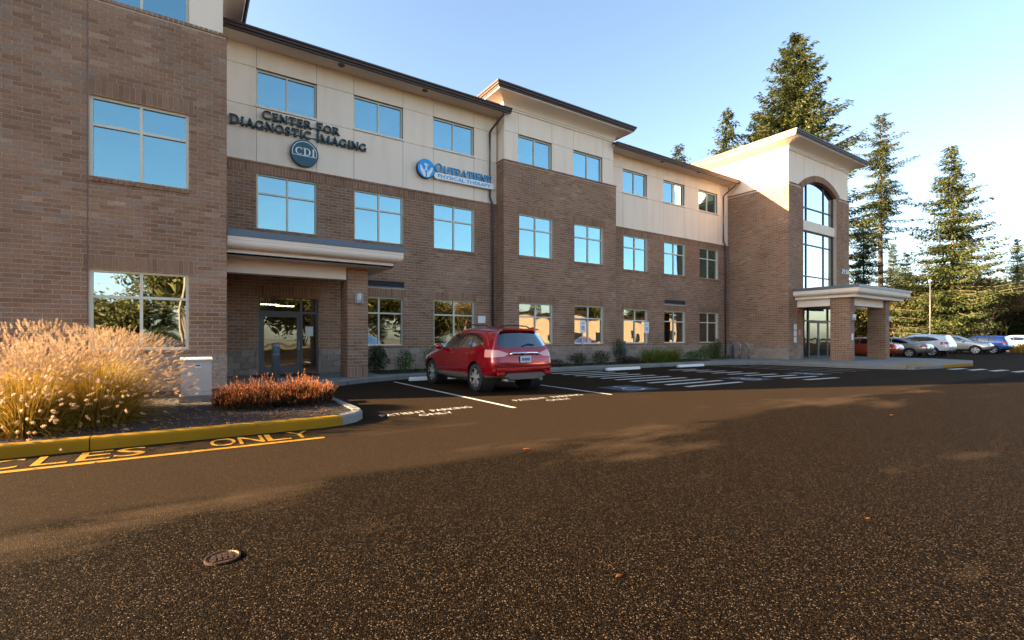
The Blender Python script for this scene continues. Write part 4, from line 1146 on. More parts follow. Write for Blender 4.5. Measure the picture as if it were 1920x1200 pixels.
serif_word(cd, 'CDI', 3.02, 3.66, 7.545, .25, ys - .150, .004, 'sign_white')
op = thing('wall_sign', 'blue OUTPATIENT letters over white PHYSICAL THERAPY bar with round hands emblem', 'sign', (0, 0, 0))
disc(7.73, 7.95, .365, ys - .18, ys - .02, 'sign_navy', 'disc', op); disc(7.73, 7.95, .355, ys - .186, ys - .179, 'sign_cyan', 'disc_face', op)
m = MB(); yy = ys - .189
def flat(pts): m.f.append(tuple(range(len(m.v), len(m.v) + len(pts)))); m.v.extend([(7.73 + a, yy, 7.95 + b) for a, b in pts])
flat([(-.03, -.34), (-.03, -.16), (-.12, -.05), (-.22, .12), (-.26, .10), (-.25, -.08), (-.16, -.24), (-.11, -.31)])
flat([(.03, -.34), (.11, -.31), (.17, -.22), (.26, -.06), (.27, .06), (.22, .08), (.13, -.06), (.03, -.16)])
flat([(-.10, .18), (-.08, .20), (.0, .12), (.08, .18), (.10, .16), (.025, .07), (.03, -.02), (.10, -.12), (.07, -.14), (0, -.04), (-.07, -.12), (-.10, -.10), (-.03, .0), (-.03, .07)])
m.v += [(7.73 + .03 * math.cos(R(a)), yy, 7.95 + .17 + .03 * math.sin(R(a))) for a in range(0, 360, 30)]; m.f.append(tuple(range(len(m.v) - 12, len(m.v))))
o = m.build('emblem', 'sign_white', op)
serif_word(op, 'OUTPATIENT', 8.12, 10.74, 7.90, .30, ys - .16, .05, 'sign_blue', 1.22, 'sign_navy')
m = MB(); zc, hr = 7.77, .125
pl = [(8.20 + hr * math.cos(R(a)), zc + hr * math.sin(R(a))) for a in range(90, 271, 15)] + [(10.72 + hr * math.cos(R(a)), zc + hr * math.sin(R(a))) for a in range(-90, 91, 15)]
m.poly(pl, .09, 'y', ys - .16); o = m.build('backing_bar', 'sign_white', op); fix_normals(o)
text_obj('lettering', 'PHYSICAL THERAPY', 'sign_blue', 2.42, .135, .004, lambda u, v, d: (8.24 + u, ys - .166 + d, zc - .068 + v), op)
nm = thing('house_number', 'grey metal numerals 2930 on the tower brick pier', 'sign', (0, 0, 0))
serif_word(nm, '2930', 34.55, 35.5, 5.45, .30, YT - .03, .025, 'sign_white')

def wall_lamp(x, y, z, label):
    t = thing('wall_lamp', label, 'lamp', (x, y, z), 0, 'wall lamps on brick pillars')
    m = MB(); m.box(-.12, .12, -.03, 0, -.15, .15); m.build('back_plate', 'lamp_grey', t)
    m = MB(); m.lathe([(0, -.16), (.075, -.16), (.085, -.15), (.085, .15), (.075, .16), (0, .16)], (-.02, -.07, 0), 14); m.build('shade', 'lamp_grey', t, True)
    m = MB(); m.box(.075, .10, -.12, -.03, -.16, .14); m.build('fin', 'lamp_grey', t)
wall_lamp(4.40, 15.1, 2.57, 'grey cylindrical wall lamp on the brick pillar of the glass entrance canopy')
wall_lamp(29.3, 11.4, 2.45, 'grey wall lamp on the near brick pillar of the tower porch')
wall_lamp(33.98, 11.4, 2.45, 'grey wall lamp on the far brick pillar of the tower porch')
def plaque(name, x, y, z, w, h, mat, label, cat='sign', d=.02):
    m = MB(); m.box(x - w / 2, x + w / 2, y - d, y, z - h / 2, z + h / 2); return tag(m.build(name, mat), label, cat)
plaque('wall_plaque', 10.28, YW, 2.13, .36, .30, 'white_plastic', 'small white sign on brick wall above the red SUV')
for k, z in enumerate((1.98, 1.62, 1.26)): plaque('wall_notice', 28.75, YT, z, .28, .32, 'paper', ('uppermost', 'middle', 'lowest')[k] + ' of three white notices beside the tower doors')
plaque('call_box', 29.25, YT, 1.66, .22, .3, 'lens_pink', 'pale red call box beside the white notices at tower doors', 'box', .06)
m = MB(); m.lathe([(0, -.09), (.09, -.09), (.13, -.04), (.13, 0)], (29.1, YT, 2.95), 16, 'y'); tag(m.build('alarm_bell', 'red_alarm', None, True), 'red round alarm bell on brick beside the tower doors', 'bell')
plaque('pillar_notice', 29.25, 11.4, 1.42, .2, .34, 'paper', 'white notice on the near brick pillar of the tower porch')
plaque('card_reader', 4.35, 15.1, 1.0, .1, .14, 'black_plastic', 'small dark box on the brick pillar near the entrance', 'box', .03) if False else None

# ================================================================== STREET FURNITURE
def bollard(x, y, label):
    t = thing('bollard_light', label, 'bollard', (x, y, SW), 0, 'grey bollard lights')
    m = MB(); m.lathe([(0, 0), (.105, 0), (.105, .74), (.11, .745), (.11, .77), (0, .77)], (0, 0, 0), 20); m.build('post', 'bollard_grey', t, True)
    m = MB()
    for k in range(6): m.lathe([(.07, .775 + k * .035), (.105, .775 + k * .035), (.105, .79 + k * .035), (.07, .80 + k * .035)], (0, 0, 0), 20)
    m.lathe([(.07, .77), (.07, .98)], (0, 0, 0), 16); m.build('louvre_head', 'bollard_grey', t, True)
    m = MB(); m.lathe([(.108, .975), (.108, .99), (.095, 1.03), (.06, 1.06), (0, 1.07)], (0, 0, 0), 20); m.build('dome_cap', 'bollard_grey', t, True)
bollard(2.01, 14.62, 'grey domed bollard light in front of the glass entrance door')
bollard(17.25, 16.25, 'grey domed bollard light between the two parking signs')
bollard(26.6, 16.55, 'grey domed bollard light inside the bicycle rack by the tower')
def sign_post(x, y, label):
    t = thing('parking_sign', label, 'sign', (x, y, .1), 0, 'accessible parking signs')
    m = MB(); m.cyl((0, 0, 0), (0, 0, 1.98), .03, .03, 10); m.build('post', 'galvanised', t, True)
    m = MB(); m.box(-.17, .17, -.045, -.032, 1.5, 2.06); m.build('plate', 'white_plastic', t)
    m = MB(); m.box(-.085, .085, -.0485, -.046, 1.62, 1.80); pb = m.build('blue_symbol', 'sign_blue', t)
    m = MB(); m.box(-.03, .0, -.051, -.049, 1.68, 1.77)
    for k in range(10):
        a, b = R(120 + 26 * k), R(120 + 26 * (k + 1)); m.quad(*[(.0 + r * math.cos(q), -.0505, 1.68 + r * math.sin(q)) for q, r in ((a, .03), (a, .045), (b, .045), (b, .03))])
    m.build('wheelchair_mark', 'sign_white', pb)
    m = MB(); m.box(-.10, .10, -.0485, -.046, 1.90, 1.92); m.box(-.08, .08, -.0485, -.046, 1.94, 1.96); m.build('print_line', 'sign_blue', t)
sign_post(14.95, 16.62, 'blue and white accessible parking sign on a post right of the red SUV')
sign_post(19.2, 16.62, 'blue and white accessible parking sign on a post above the lime grass')
rk = thing('bicycle_rack', 'galvanised steel bicycle rack of two upright hoops beside the tower', 'rack', (26.55, 16.1, SW))
for x in (-.35, .45):
    m = MB(); pts = [(x, -.3, 0), (x, -.3, .75)] + [(x, -.3 * math.cos(R(a)), .75 + .3 * math.sin(R(a)) * .6) for a in range(15, 180, 15)] + [(x, .3, .75), (x, .3, 0)]
    m.tube(pts, .03, 8); m.build('hoop', 'galvanised', rk, True)
# utility cabinet
ub = thing('utility_cabinet', 'beige metal utility cabinet between golden grass and red heather', 'cabinet', (.15, 11.2, .11))
m = MB(); m.box(-.28, .28, -.02, .45, 0, .13); m.build('plinth', 'concrete', ub)
m = MB(); m.box(-.25, .25, .0, .42, .13, .80); m.build('body', 'cabinet', ub)
m = MB(); m.v += [(-.265, -.02, .80), (.265, -.02, .80), (.265, .44, .80), (-.265, .44, .80), (-.265, -.02, .83), (.265, -.02, .83), (.265, .44, .86), (-.265, .44, .86)]
m.f += [(0, 3, 2, 1), (4, 5, 6, 7), (0, 1, 5, 4), (2, 3, 7, 6), (3, 0, 4, 7), (1, 2, 6, 5)]; m.build('lid', 'cabinet', ub)
m = MB(); m.box(-.03, .08, -.006, -.001, .66, .735); lb = m.build('label_plate', 'paper', ub)
m = MB(); m.box(-.015, .065, -.008, -.0065, .70, .725); m.build('print_block', 'sign_navy', lb)
# valve cover in the asphalt
mc = thing('valve_cover', 'rusty round iron utility cover set in the coarse asphalt', 'cover', (.18, 3.465, 0))
m = MB(); m.lathe([(.098, .001), (.098, .012), (.088, .013), (.085, .006), (0, .006)], (0, 0, 0), 28); m.build('rim', 'rust_iron', mc)
m = MB()
for x in (-.045, -.015, .015, .045): m.box(x - .009, x + .009, -.05, .05, .0062, .011)
m.box(-.06, .06, -.008, .008, .0062, .012); m.build('raised_pattern', 'rust_iron', mc)
# wheel stops
def wheel_stop(x0, x1, y, label):
    t = thing('wheel_stop', label, 'wheel stop', ((x0 + x1) / 2, y, 0), 0, 'concrete wheel stops'); L_ = (x1 - x0) / 2
    m = MB(); pr = [(-.09, 0), (-.075, .07), (-.05, .11), (.05, .11), (.075, .07), (.09, 0)]
    for x in (-L_, -L_ + .04, L_ - .04, L_):
        e = .8 if abs(x) == L_ else 1
        for a, b in pr: m.v.append((x, a * e, b * e))
    for k in range(3):
        for r in range(5): m.f.append((k * 6 + r, (k + 1) * 6 + r, (k + 1) * 6 + r + 1, k * 6 + r + 1))
    m.f += [tuple(range(6)), tuple(reversed(range(18, 24)))]; o = m.build('body', 'white_paint', t); fix_normals(o)
    for x in (-L_ * .7, L_ * .7):
        m = MB(); m.cyl((x, 0, .1), (x, 0, .117), .018, .018, 8); m.build('anchor_pin', 'rust_iron', t)
wheel_stop(14.5, 16.5, 14.65, 'white concrete wheel stop right of the near hatched aisle')
wheel_stop(18.95, 20.85, 14.5, 'white concrete wheel stop below the lime grass')
wheel_stop(5.85, 7.8, 14.62, 'concrete wheel stop in front of the red SUV')

# ================================================================== CARS
def wheel(par, x, y, r, w, side):
    t = MB(); t.lathe([(r * .66, -w / 2 + .01), (r * .80, -w / 2), (r * .94, -w / 2 + .015), (r, -w / 2 + .05), (r, w / 2 - .05), (r * .94, w / 2 - .015), (r * .80, w / 2), (r * .66, w / 2 - .01), (r * .66, -w / 2 + .01)], (x, y, r), 28, 'x')
    wh = t.build('wheel', 'rubber', par, True)
    s = side; q = MB(); fx = x + s * (w / 2 - .035)
    q.lathe([(r * .64, s * .02), (r * .68, s * .025), (r * .68, -s * .06), (r * .6, -s * .06)], (fx, y, r), 28, 'x')
    for k in range(5):
        a = 2 * math.pi * k / 5 + .3
        for da in (-.13, .13):
            d = Vector((0, math.cos(a + da * .4), math.sin(a + da * .4))); e = Vector((0, math.cos(a + da * 1.7), math.sin(a + da * 1.7))); n = Vector((0, -math.sin(a), math.cos(a))) * .024
            p0 = Vector((fx + s * .012, y, r)) + d * .05; p1 = Vector((fx, y, r)) + e * r * .65
            q.quad(tuple(p0 - n), tuple(p1 - n), tuple(p1 + n), tuple(p0 + n)); o_ = Vector((-s * .03, 0, 0)); q.quad(tuple(p0 + n), tuple(p1 + n), tuple(p1 + n + o_), tuple(p0 + n + o_)); q.quad(tuple(p0 - n), tuple(p0 - n + o_), tuple(p1 - n + o_), tuple(p1 - n))
    q.lathe([(0, s * .016), (.045, s * .014), (.06, 0), (.06, -s * .03)], (fx, y, r), 14, 'x')
    q.build('rim', 'alloy', wh)
    b = MB(); b.lathe([(0, -s * .065), (r * .66, -s * .065)], (fx, y, r), 20, 'x'); b.build('brake_disc', 'black_plastic', wh)

def cut_region(bm, pts, axis, cond):
    """cut faces along a convex polygon seen along 'axis' ('x': (y,z), 'y': (x,z)); returns faces inside"""
    n = len(pts); area = sum(pts[k][0] * pts[(k + 1) % n][1] - pts[(k + 1) % n][0] * pts[k][1] for k in range(n))
    P = pts if area > 0 else list(reversed(pts))
    lo = (min(p[0] for p in P) - .15, min(p[1] for p in P) - .15); hi = (max(p[0] for p in P) + .15, max(p[1] for p in P) + .15)
    def c2(co): return (co.y, co.z) if axis == 'x' else (co.x, co.z)
    def near(f):
        c = f.calc_center_median(); a = c2(c); e = .3
        return lo[0] - e < a[0] < hi[0] + e and lo[1] - e < a[1] < hi[1] + e and cond(f)
    for k in range(n):
        a, b = P[k], P[(k + 1) % n]; d = Vector((b[0] - a[0], b[1] - a[1])).normalized(); nn = Vector((-d.y, d.x))
        no = Vector((0, nn.x, nn.y)) if axis == 'x' else Vector((nn.x, 0, nn.y)); co = Vector((0, a[0], a[1])) if axis == 'x' else Vector((a[0], 0, a[1]))
        fs = [f for f in bm.faces if near(f)]
        geom = set(fs)
        for f in fs: geom.update(f.edges); geom.update(f.verts)
        bmesh.ops.bisect_plane(bm, geom=list(geom), plane_co=co, plane_no=no, dist=1e-5)
    def inside(f):
        if not cond(f): return False
        c = c2(f.calc_center_median())
        return all((P[(k + 1) % n][0] - P[k][0]) * (c[1] - P[k][1]) - (P[(k + 1) % n][1] - P[k][1]) * (c[0] - P[k][0]) > -1e-5 for k in range(n))
    return [f for f in bm.faces if inside(f)]

SUV = dict(L=4.52, rear=[(0, -2.02, .36), (.70, -2.08, .36), (.84, -2.17, .45), (.89, -2.24, .64), (.88, -2.20, .90), (.85, -2.13, 1.10), (.68, -1.98, 1.43), (.57, -1.92, 1.56), (0, -1.95, 1.61)],
    rings=[[(0, -1.8, .30), (.76, -1.8, .30), (.90, -1.85, .40), (.935, -1.88, .64), (.925, -1.86, .90), (.885, -1.82, 1.11), (.72, -1.70, 1.43), (.61, -1.62, 1.575), (0, -1.62, 1.645)],
           [(0, -1.31, .27), (.78, -1.31, .27), (.91, -1.31, .36), (.945, -1.31, .64), (.93, -1.31, .90), (.89, -1.31, 1.10), (.74, -1.25, 1.45), (.64, -1.2, 1.60), (0, -1.2, 1.685)],
           [(0, -.5, .25), (.78, -.5, .25), (.88, -.5, .33), (.915, -.5, .62), (.92, -.5, .88), (.88, -.5, 1.07), (.75, -.5, 1.47), (.65, -.5, 1.625), (0, -.5, 1.71)],
           [(0, .2, .25), (.78, .2, .25), (.88, .2, .33), (.91, .2, .62), (.915, .2, .87), (.88, .2, 1.04), (.74, .10, 1.45), (.63, .04, 1.595), (0, .08, 1.675)],
           [(0, .75, .25), (.78, .75, .25), (.88, .75, .33), (.915, .75, .62), (.92, .75, .86), (.88, .75, 1.01), (.77, .58, 1.27), (.68, .52, 1.36), (0, .62, 1.43)],
           [(0, 1.38, .27), (.78, 1.38, .27), (.90, 1.38, .36), (.935, 1.38, .62), (.925, 1.38, .84), (.87, 1.35, .98), (.76, 1.22, 1.04), (.62, 1.22, 1.07), (0, 1.25, 1.10)],
           [(0, 1.85, .28), (.74, 1.85, .28), (.88, 1.85, .38), (.91, 1.85, .62), (.89, 1.82, .80), (.82, 1.78, .91), (.68, 1.75, .97), (.52, 1.75, 1.0), (0, 1.77, 1.02)]],
    front=[(0, 2.08, .26), (.66, 2.08, .28), (.78, 2.12, .38), (.82, 2.22, .58), (.80, 2.23, .74), (.74, 2.18, .84), (.62, 2.12, .90), (.48, 2.1, .93), (0, 2.12, .95)],
    wheels=(-1.31, 1.38), wr=.36,
    side=[[(.90, 1.05), (.32, 1.405), (-.26, 1.475), (-.26, 1.075)], [(-.33, 1.08), (-.33, 1.48), (-1.00, 1.465), (-1.00, 1.115)], [(-1.06, 1.12), (-1.06, 1.46), (-1.36, 1.41), (-1.66, 1.25), (-1.60, 1.19)]],
    trim=[[(-.26, 1.075), (-.26, 1.475), (-.33, 1.48), (-.33, 1.08)], [(-1.00, 1.115), (-1.00, 1.465), (-1.06, 1.46), (-1.06, 1.12)],
          [(-.292, .46), (-.300, .46), (-.300, 1.06), (-.292, 1.06)], [(-1.00, .78), (-1.008, .78), (-1.032, 1.10), (-1.024, 1.10)], [(.90, .46), (.892, .46), (.905, 1.03), (.913, 1.03)]],
    rtrim=[[(-.74, .668), (.74, .668), (.74, .677), (-.74, .677)], [(.70, .677), (.708, .677), (.74, .89), (.732, .89)], [(-.70, .677), (-.732, .89), (-.74, .89), (-.708, .677)]],
    rearw=[(-.58, 1.50), (.58, 1.50), (.72, 1.18), (.55, 1.125), (-.55, 1.125), (-.72, 1.18)], rear_y=-1.6,
    wind=[(-.60, 1.54), (.60, 1.54), (.72, 1.11), (-.72, 1.11)], wind_y=.1,
    tail=[(.95, 1.075), (.70, 1.06), (.44, .975), (.58, .91), (.95, .885)], tail_y=-1.80,
    head=[(.95, .88), (.5, .82), (.55, .70), (.95, .74)], clad=.44)
SEDAN = dict(L=4.6, rear=[(0, -2.12, .34), (.66, -2.15, .34), (.80, -2.22, .44), (.84, -2.29, .62), (.83, -2.25, .80), (.78, -2.16, .96), (.66, -2.02, 1.02), (.5, -1.98, 1.04), (0, -1.98, 1.05)],
    rings=[[(0, -1.75, .28), (.74, -1.75, .28), (.86, -1.78, .38), (.89, -1.8, .60), (.875, -1.78, .82), (.82, -1.74, .96), (.68, -1.62, 1.05), (.55, -1.58, 1.08), (0, -1.58, 1.10)],
           [(0, -1.3, .26), (.76, -1.3, .26), (.87, -1.3, .34), (.90, -1.3, .60), (.885, -1.3, .82), (.83, -1.3, .96), (.66, -1.0, 1.22), (.58, -.9, 1.30), (0, -.9, 1.34)],
           [(0, -.55, .23), (.76, -.55, .23), (.85, -.55, .31), (.885, -.55, .58), (.88, -.55, .80), (.83, -.55, .95), (.66, -.45, 1.33), (.55, -.42, 1.42), (0, -.42, 1.46)],
           [(0, .15, .23), (.76, .15, .23), (.85, .15, .31), (.88, .15, .58), (.88, .15, .80), (.83, .15, .94), (.66, .12, 1.32), (.55, .08, 1.41), (0, .10, 1.45)],
           [(0, .85, .23), (.76, .85, .23), (.85, .85, .31), (.885, .85, .58), (.88, .85, .79), (.82, .85, .92), (.70, .68, 1.12), (.62, .62, 1.18), (0, .70, 1.24)],
           [(0, 1.38, .26), (.76, 1.38, .26), (.87, 1.38, .34), (.90, 1.38, .58), (.88, 1.38, .77), (.80, 1.35, .89), (.68, 1.25, .94), (.55, 1.22, .96), (0, 1.25, .98)],
           [(0, 1.85, .26), (.70, 1.85, .26), (.84, 1.85, .36), (.87, 1.85, .58), (.84, 1.82, .72), (.74, 1.8, .81), (.62, 1.78, .84), (.5, 1.78, .86), (0, 1.8, .88)]],
    front=[(0, 2.12, .24), (.62, 2.12, .26), (.74, 2.18, .36), (.78, 2.26, .52), (.75, 2.26, .64), (.68, 2.2, .72), (.58, 2.14, .76), (.45, 2.12, .78), (0, 2.14, .79)],
    wheels=(-1.30, 1.40), wr=.32,
    side=[[(.92, .985), (.30, 1.29), (-.22, 1.34), (-.22, .985)], [(-.28, .985), (-.28, 1.34), (-.75, 1.30), (-1.22, 1.06), (-1.15, .99)]],
    rearw=[(-.52, 1.36), (.52, 1.36), (.62, 1.10), (-.62, 1.10)], rear_y=-.6,
    wind=[(-.52, 1.40), (.52, 1.40), (.64, 1.02), (-.64, 1.02)], wind_y=.1,
    tail=[(.95, .92), (.5, .90), (.5, .74), (.95, .76)], tail_y=-1.9,
    head=[(.95, .76), (.42, .70), (.45, .58), (.95, .62)], clad=.0)
car_cache = {}
def car_parts(style):
    if style in car_cache: return car_cache[style]
    S = SUV if style == 'suv' else SEDAN
    rings = []
    def mir(r): return [(x, y, z) for x, y, z in r]
    rr = S['rear']; ff = S['front']
    for k, s in enumerate((0.0, .55, .9)): rings.append([(x * s, y - .02 * (1 - s), z) for x, y, z in rr])
    rings.append([(x, y + .07, z) for x, y, z in rr])
    rings += S['rings']
    rings.append([(x, y - .07, z) for x, y, z in ff])
    for s in (.9, .55, 0.0): rings.append([(x * s, y + .02 * (1 - s), z) for x, y, z in ff])
    bm = bmesh.new(); grid = []
    for r in rings: grid.append([bm.verts.new(p) for p in r])
    for a, b in zip(grid, grid[1:]):
        for k in range(len(a) - 1):
            bm.faces.new((a[k], a[k + 1], b[k + 1], b[k]))
    bmesh.ops.remove_doubles(bm, verts=bm.verts, dist=1e-4)
    bmesh.ops.mirror(bm, geom=bm.verts[:] + bm.edges[:] + bm.faces[:], axis='X', merge_dist=1e-3)
    bmesh.ops.remove_doubles(bm, verts=bm.verts, dist=1e-3)
    bmesh.ops.recalc_face_normals(bm, faces=bm.faces)
    me = bpy.data.meshes.new('tmp'); bm.to_mesh(me); bm.free()
    ob = bpy.data.objects.new('tmp', me); COL.objects.link(ob)
    md = ob.modifiers.new('s', 'SUBSURF'); md.levels = 2; md.render_levels = 2
    dg = bpy.context.evaluated_depsgraph_get(); dg.update()
    me2 = bpy.data.meshes.new_from_object(ob.evaluated_get(dg)); bpy.data.objects.remove(ob)
    bm = bmesh.new(); bm.from_mesh(me2)
    bm.normal_update()
    groups = {}
    def grab(key, faces):
        groups.setdefault(key, set()).update(faces)
    wr = S['wr']
    for wy in S['wheels']:
        circ = [(wy + (wr + .055) * math.cos(2 * math.pi * k / 18), wr + .0 + (wr + .055) * math.sin(2 * math.pi * k / 18)) for k in range(18)]
        fs = cut_region(bm, circ, 'x', lambda f: abs(f.calc_center_median().x) > .5)
        bmesh.ops.delete(bm, geom=fs, context='FACES')
    names = {}
    for poly in S['side']:
        cut_region(bm, poly, 'x', lambda f: abs(f.calc_center_median().x) > .5 and f.calc_center_median().z > .9)
    for poly in S.get('trim', []): cut_region(bm, poly, 'x', lambda f: abs(f.calc_center_median().x) > .5)
    for poly in S.get('rtrim', []): cut_region(bm, poly, 'y', lambda f: f.calc_center_median().y < -1.95)
    cut_region(bm, S['rearw'], 'y', lambda f: f.calc_center_median().y < S['rear_y'])
    cut_region(bm, S['wind'], 'y', lambda f: f.calc_center_median().y > S['wind_y'] and f.calc_center_median().z > 1.0)
    for sgn in (1, -1):
        cut_region(bm, [(x * sgn, z) for x, z in S['tail']], 'y', lambda f: f.calc_center_median().y < S['tail_y'])
        cut_region(bm, [(x * sgn, z) for x, z in S['head']], 'y', lambda f: f.calc_center_median().y > 1.75)
    if S['clad']:
        bmesh.ops.bisect_plane(bm, geom=bm.verts[:] + bm.edges[:] + bm.faces[:], plane_co=(0, 0, S['clad']), plane_no=(0, 0, 1), dist=1e-5)
    bm.normal_update()
    def inpoly(c, P):
        n = len(P); area = sum(P[k][0] * P[(k + 1) % n][1] - P[(k + 1) % n][0] * P[k][1] for k in range(n)); sg_ = 1 if area > 0 else -1
        return all(sg_ * ((P[(k + 1) % n][0] - P[k][0]) * (c[1] - P[k][1]) - (P[(k + 1) % n][1] - P[k][1]) * (c[0] - P[k][0])) > -1e-5 for k in range(n))
    lab = {}
    for f in bm.faces:
        c = f.calc_center_median(); key = 'body'
        if abs(c.x) > .5 and c.z > .9:
            for k, P in enumerate(S['side']):
                if inpoly((c.y, c.z), P): key = 'side_window%d%s' % (k, 'l' if c.x < 0 else 'r')
        if c.y < S['rear_y'] and inpoly((c.x, c.z), S['rearw']) : key = 'rear_window'
        if c.y > S['wind_y'] and c.z > 1.0 and inpoly((c.x, c.z), S['wind']): key = 'windscreen'
        for sgn, nm_ in ((1, 'r'), (-1, 'l')):
            if c.y < S['tail_y'] and inpoly((c.x, c.z), [(x * sgn, z) for x, z in S['tail']]): key = 'tail_light' + nm_
            if c.y > 1.75 and inpoly((c.x, c.z), [(x * sgn, z) for x, z in S['head']]): key = 'headlight' + nm_
        if key == 'body' and abs(c.x) > .5 and any(inpoly((c.y, c.z), P) for P in S.get('trim', [])): key = 'door_seam'
        if key == 'body' and c.y < -1.95 and any(inpoly((c.x, c.z), P) for P in S.get('rtrim', [])): key = 'tailgate_seam'
        if key == 'body' and S['clad'] and c.z < S['clad']: key = 'lower_cladding'
        lab.setdefault(key, []).append(f)
    out = {}
    for key, fs in lab.items():
        idx = {}; vs = []; F_ = []
        for f in fs:
            q = []
            for v in f.verts:
                if v.index not in idx or idx[v.index] is None: pass
                if v not in idx: idx[v] = len(vs); vs.append(tuple(v.co))
                q.append(idx[v])
            F_.append(q)
        mesh = bpy.data.meshes.new(key.rstrip('lr0123456789') if key[-1] in 'lr' and key not in ('body',) else key)
        mesh.from_pydata(vs, [], F_); mesh.polygons.foreach_set('use_smooth', [True] * len(F_))
        out[key] = mesh
    bm.free()
    car_cache[style] = out
    return out
PART_NAME = lambda k: 'side_window' if k.startswith('side_window') else ('tail_light' if k.startswith('tail') else ('headlight' if k.startswith('head') else k))
def make_car(name, style, paint, loc, rz, label, cat='car', scale=(1, 1, 1), group=None, detail=False, clad_mat='black_plastic', tail='lens_red'):
    S = SUV if style == 'suv' else SEDAN
    t = thing(name, label, cat, loc, rz, group); t.scale = scale
    for key, me in car_parts(style).items():
        me = me.copy(); me.materials.clear()
        mt = paint if key == 'body' else 'black_plastic' if 'seam' in key else clad_mat if key == 'lower_cladding' else 'glass_car' if 'window' in key or key == 'windscreen' else tail if key.startswith('tail') else 'lens_clear'
        me.materials.append(MATS[mt]); link(PART_NAME(key), me, t)
    for wy in S['wheels']:
        for s in (-1, 1):
            wheel(t, s * .80, wy, S['wr'], .225, s)
            m = MB(); m.lathe([(S['wr'] + .06, .0), (S['wr'] + .06, -s * .34), (0, -s * .34)], (s * .89, wy, S['wr']), 24, 'x'); m.build('wheel_well', 'black_plastic', t)
    m = MB(); m.box(-.66, .66, -1.2, 1.2, .22, .32); m.box(-.62, .62, -1.55, .9, .55, 1.02); m.build('underbody', 'black_plastic', t)
    for s in (-1, 1):   # mirrors
        zb = 1.08 if style == 'suv' else .98
        m = MB(); m.lathe([(0, -.11), (.05, -.10), (.085, -.04), (.085, .04), (.05, .09), (0, .10)], (s * 1.0, .62, zb + .04), 10, 'x'); m.box(min(s * .84, s * .95), max(s * .84, s * .95), .58, .64, zb - .02, zb + .03); m.build('door_mirror', paint, t, True)
    ry = -2.27 if style == 'suv' else -2.31
    if detail:
        for s in (-1, 1):   # roof rails, door handles
            m = MB(); m.tube([(s * .58, -1.58, 1.60), (s * .60, -1.42, 1.665), (s * .62, -.6, 1.71), (s * .61, -.05, 1.69), (s * .58, .14, 1.60)], .018, 6); m.build('roof_rail', 'black_plastic', t, True)
            for y in (-.1, -.95):
                m = MB(); m.tube([(s * .925, y - .1, .955), (s * .955, y - .06, .96), (s * .955, y + .06, .96), (s * .925, y + .1, .955)], .014, 6); m.build('door_handle', paint, t, True)
            for y in (-.295, -1.05):    # shut lines
                m = MB(); m.box(s * .93 - .012, s * .93 + .004, y - .004, y + .004, .46, 1.0); m.build('shut_line', 'black_plastic', t) if False else None
        m = MB(); m.tube([(-.42, -2.205, .955), (-.36, -2.235, .985), (0, -2.25, .995), (.36, -2.235, .985), (.42, -2.205, .955)], .028, 8); m.build('chrome_bar', 'chrome', t, True)
        m = MB(); m.lathe([(0, -.03), (.058, -.028), (.066, -.01), (.066, .02)], (0, -2.255, .985), 20, 'y'); em = m.build('emblem', 'chrome', t, True); em.scale = (1, 1, .5); em.location = (0, 0, .4925)
        m = MB(); m.box(-.155, .155, -2.268, -2.25, .755, .915); pl_ = m.build('number_plate', 'plate_blue', t)
        m = MB()
        for k in range(6): m.box(-.115 + k * .04, -.09 + k * .04, -2.2705, -2.2685, .80, .865)
        m.build('plate_character', 'sign_navy', pl_)
        # lower bumper skid, reflectors, exhausts
        m = MB(); m.poly([(-.60, .43), (-.42, .35), (.42, .35), (.60, .43), (.52, .50), (-.52, .50)], .05, 'y', -2.262); o = m.build('bumper_skid', 'grey_plastic', t); fix_normals(o)
        m = MB(); m.box(-.78, .78, -2.262, -2.2, .60, .63); m.build('bumper_strip', 'lens_red', t)
        for s in (-1, 1):
            m = MB(); m.box(min(s * .60, s * .78), max(s * .60, s * .78), -2.255, -2.2, .47, .53); m.build('reflector', 'lens_red', t)
            m = MB(); m.cyl((s * .5, -2.22, .33), (s * .5, -2.0, .33), .04, .04, 12); m.build('exhaust_pipe', 'steel_grey', t, True)
        m = MB(); m.tube([(-.02, -2.15, 1.16), (.16, -2.13, 1.205), (.34, -2.13, 1.19)], .014, 6); m.build('rear_wiper', 'black_plastic', t, True)
        m = MB(); m.poly([(-.56, 1.545), (.56, 1.545), (.52, 1.585), (-.52, 1.585)], .12, 'y', -2.04); o = m.build('roof_spoiler', paint, t); fix_normals(o)
    else:
        m = MB(); m.box(-.26, .26, ry - .012, ry + .04, .62, .74); m.build('number_plate', 'plate_blue', t)
    return t
make_car('red_suv', 'suv', 'paint_red', (6.93, 11.98, 0), R(-.8), 'dark red SUV with silver roof rails parked nose-in by the entrance', 'car', detail=True, tail='lens_pink', clad_mat='grey_plastic')
G = 'cars parked beyond the tower porch'
make_car('parked_car', 'sedan', 'paint_grey', (42.2, 14.0, 0), R(2), 'grey silver sedan right of the tower porch pillar', 'car', group=G)
make_car('parked_car', 'suv', 'paint_white', (46.7, 14.0, 0), R(-2), 'white crossover with dark windows behind the grey sedan', 'car', (1.03, 1.05, 1.0), G)
make_car('parked_car', 'suv', 'paint_silver', (55.4, 13.7, 0), R(181), 'bright silver crossover lit by the sun, nose to the right', 'car', (1, 1.04, 1.0), G)
make_car('parked_car', 'suv', 'paint_blue', (59.4, 13.3, 0), R(-3), 'blue wagon parked at the far end of the row', 'car', (1, 1.04, .96), G)
make_car('parked_car', 'sedan', 'paint_orange', (38.4, 14.5, 0), R(1), 'orange red car mostly hidden behind the porch pillar', 'car', group=G)
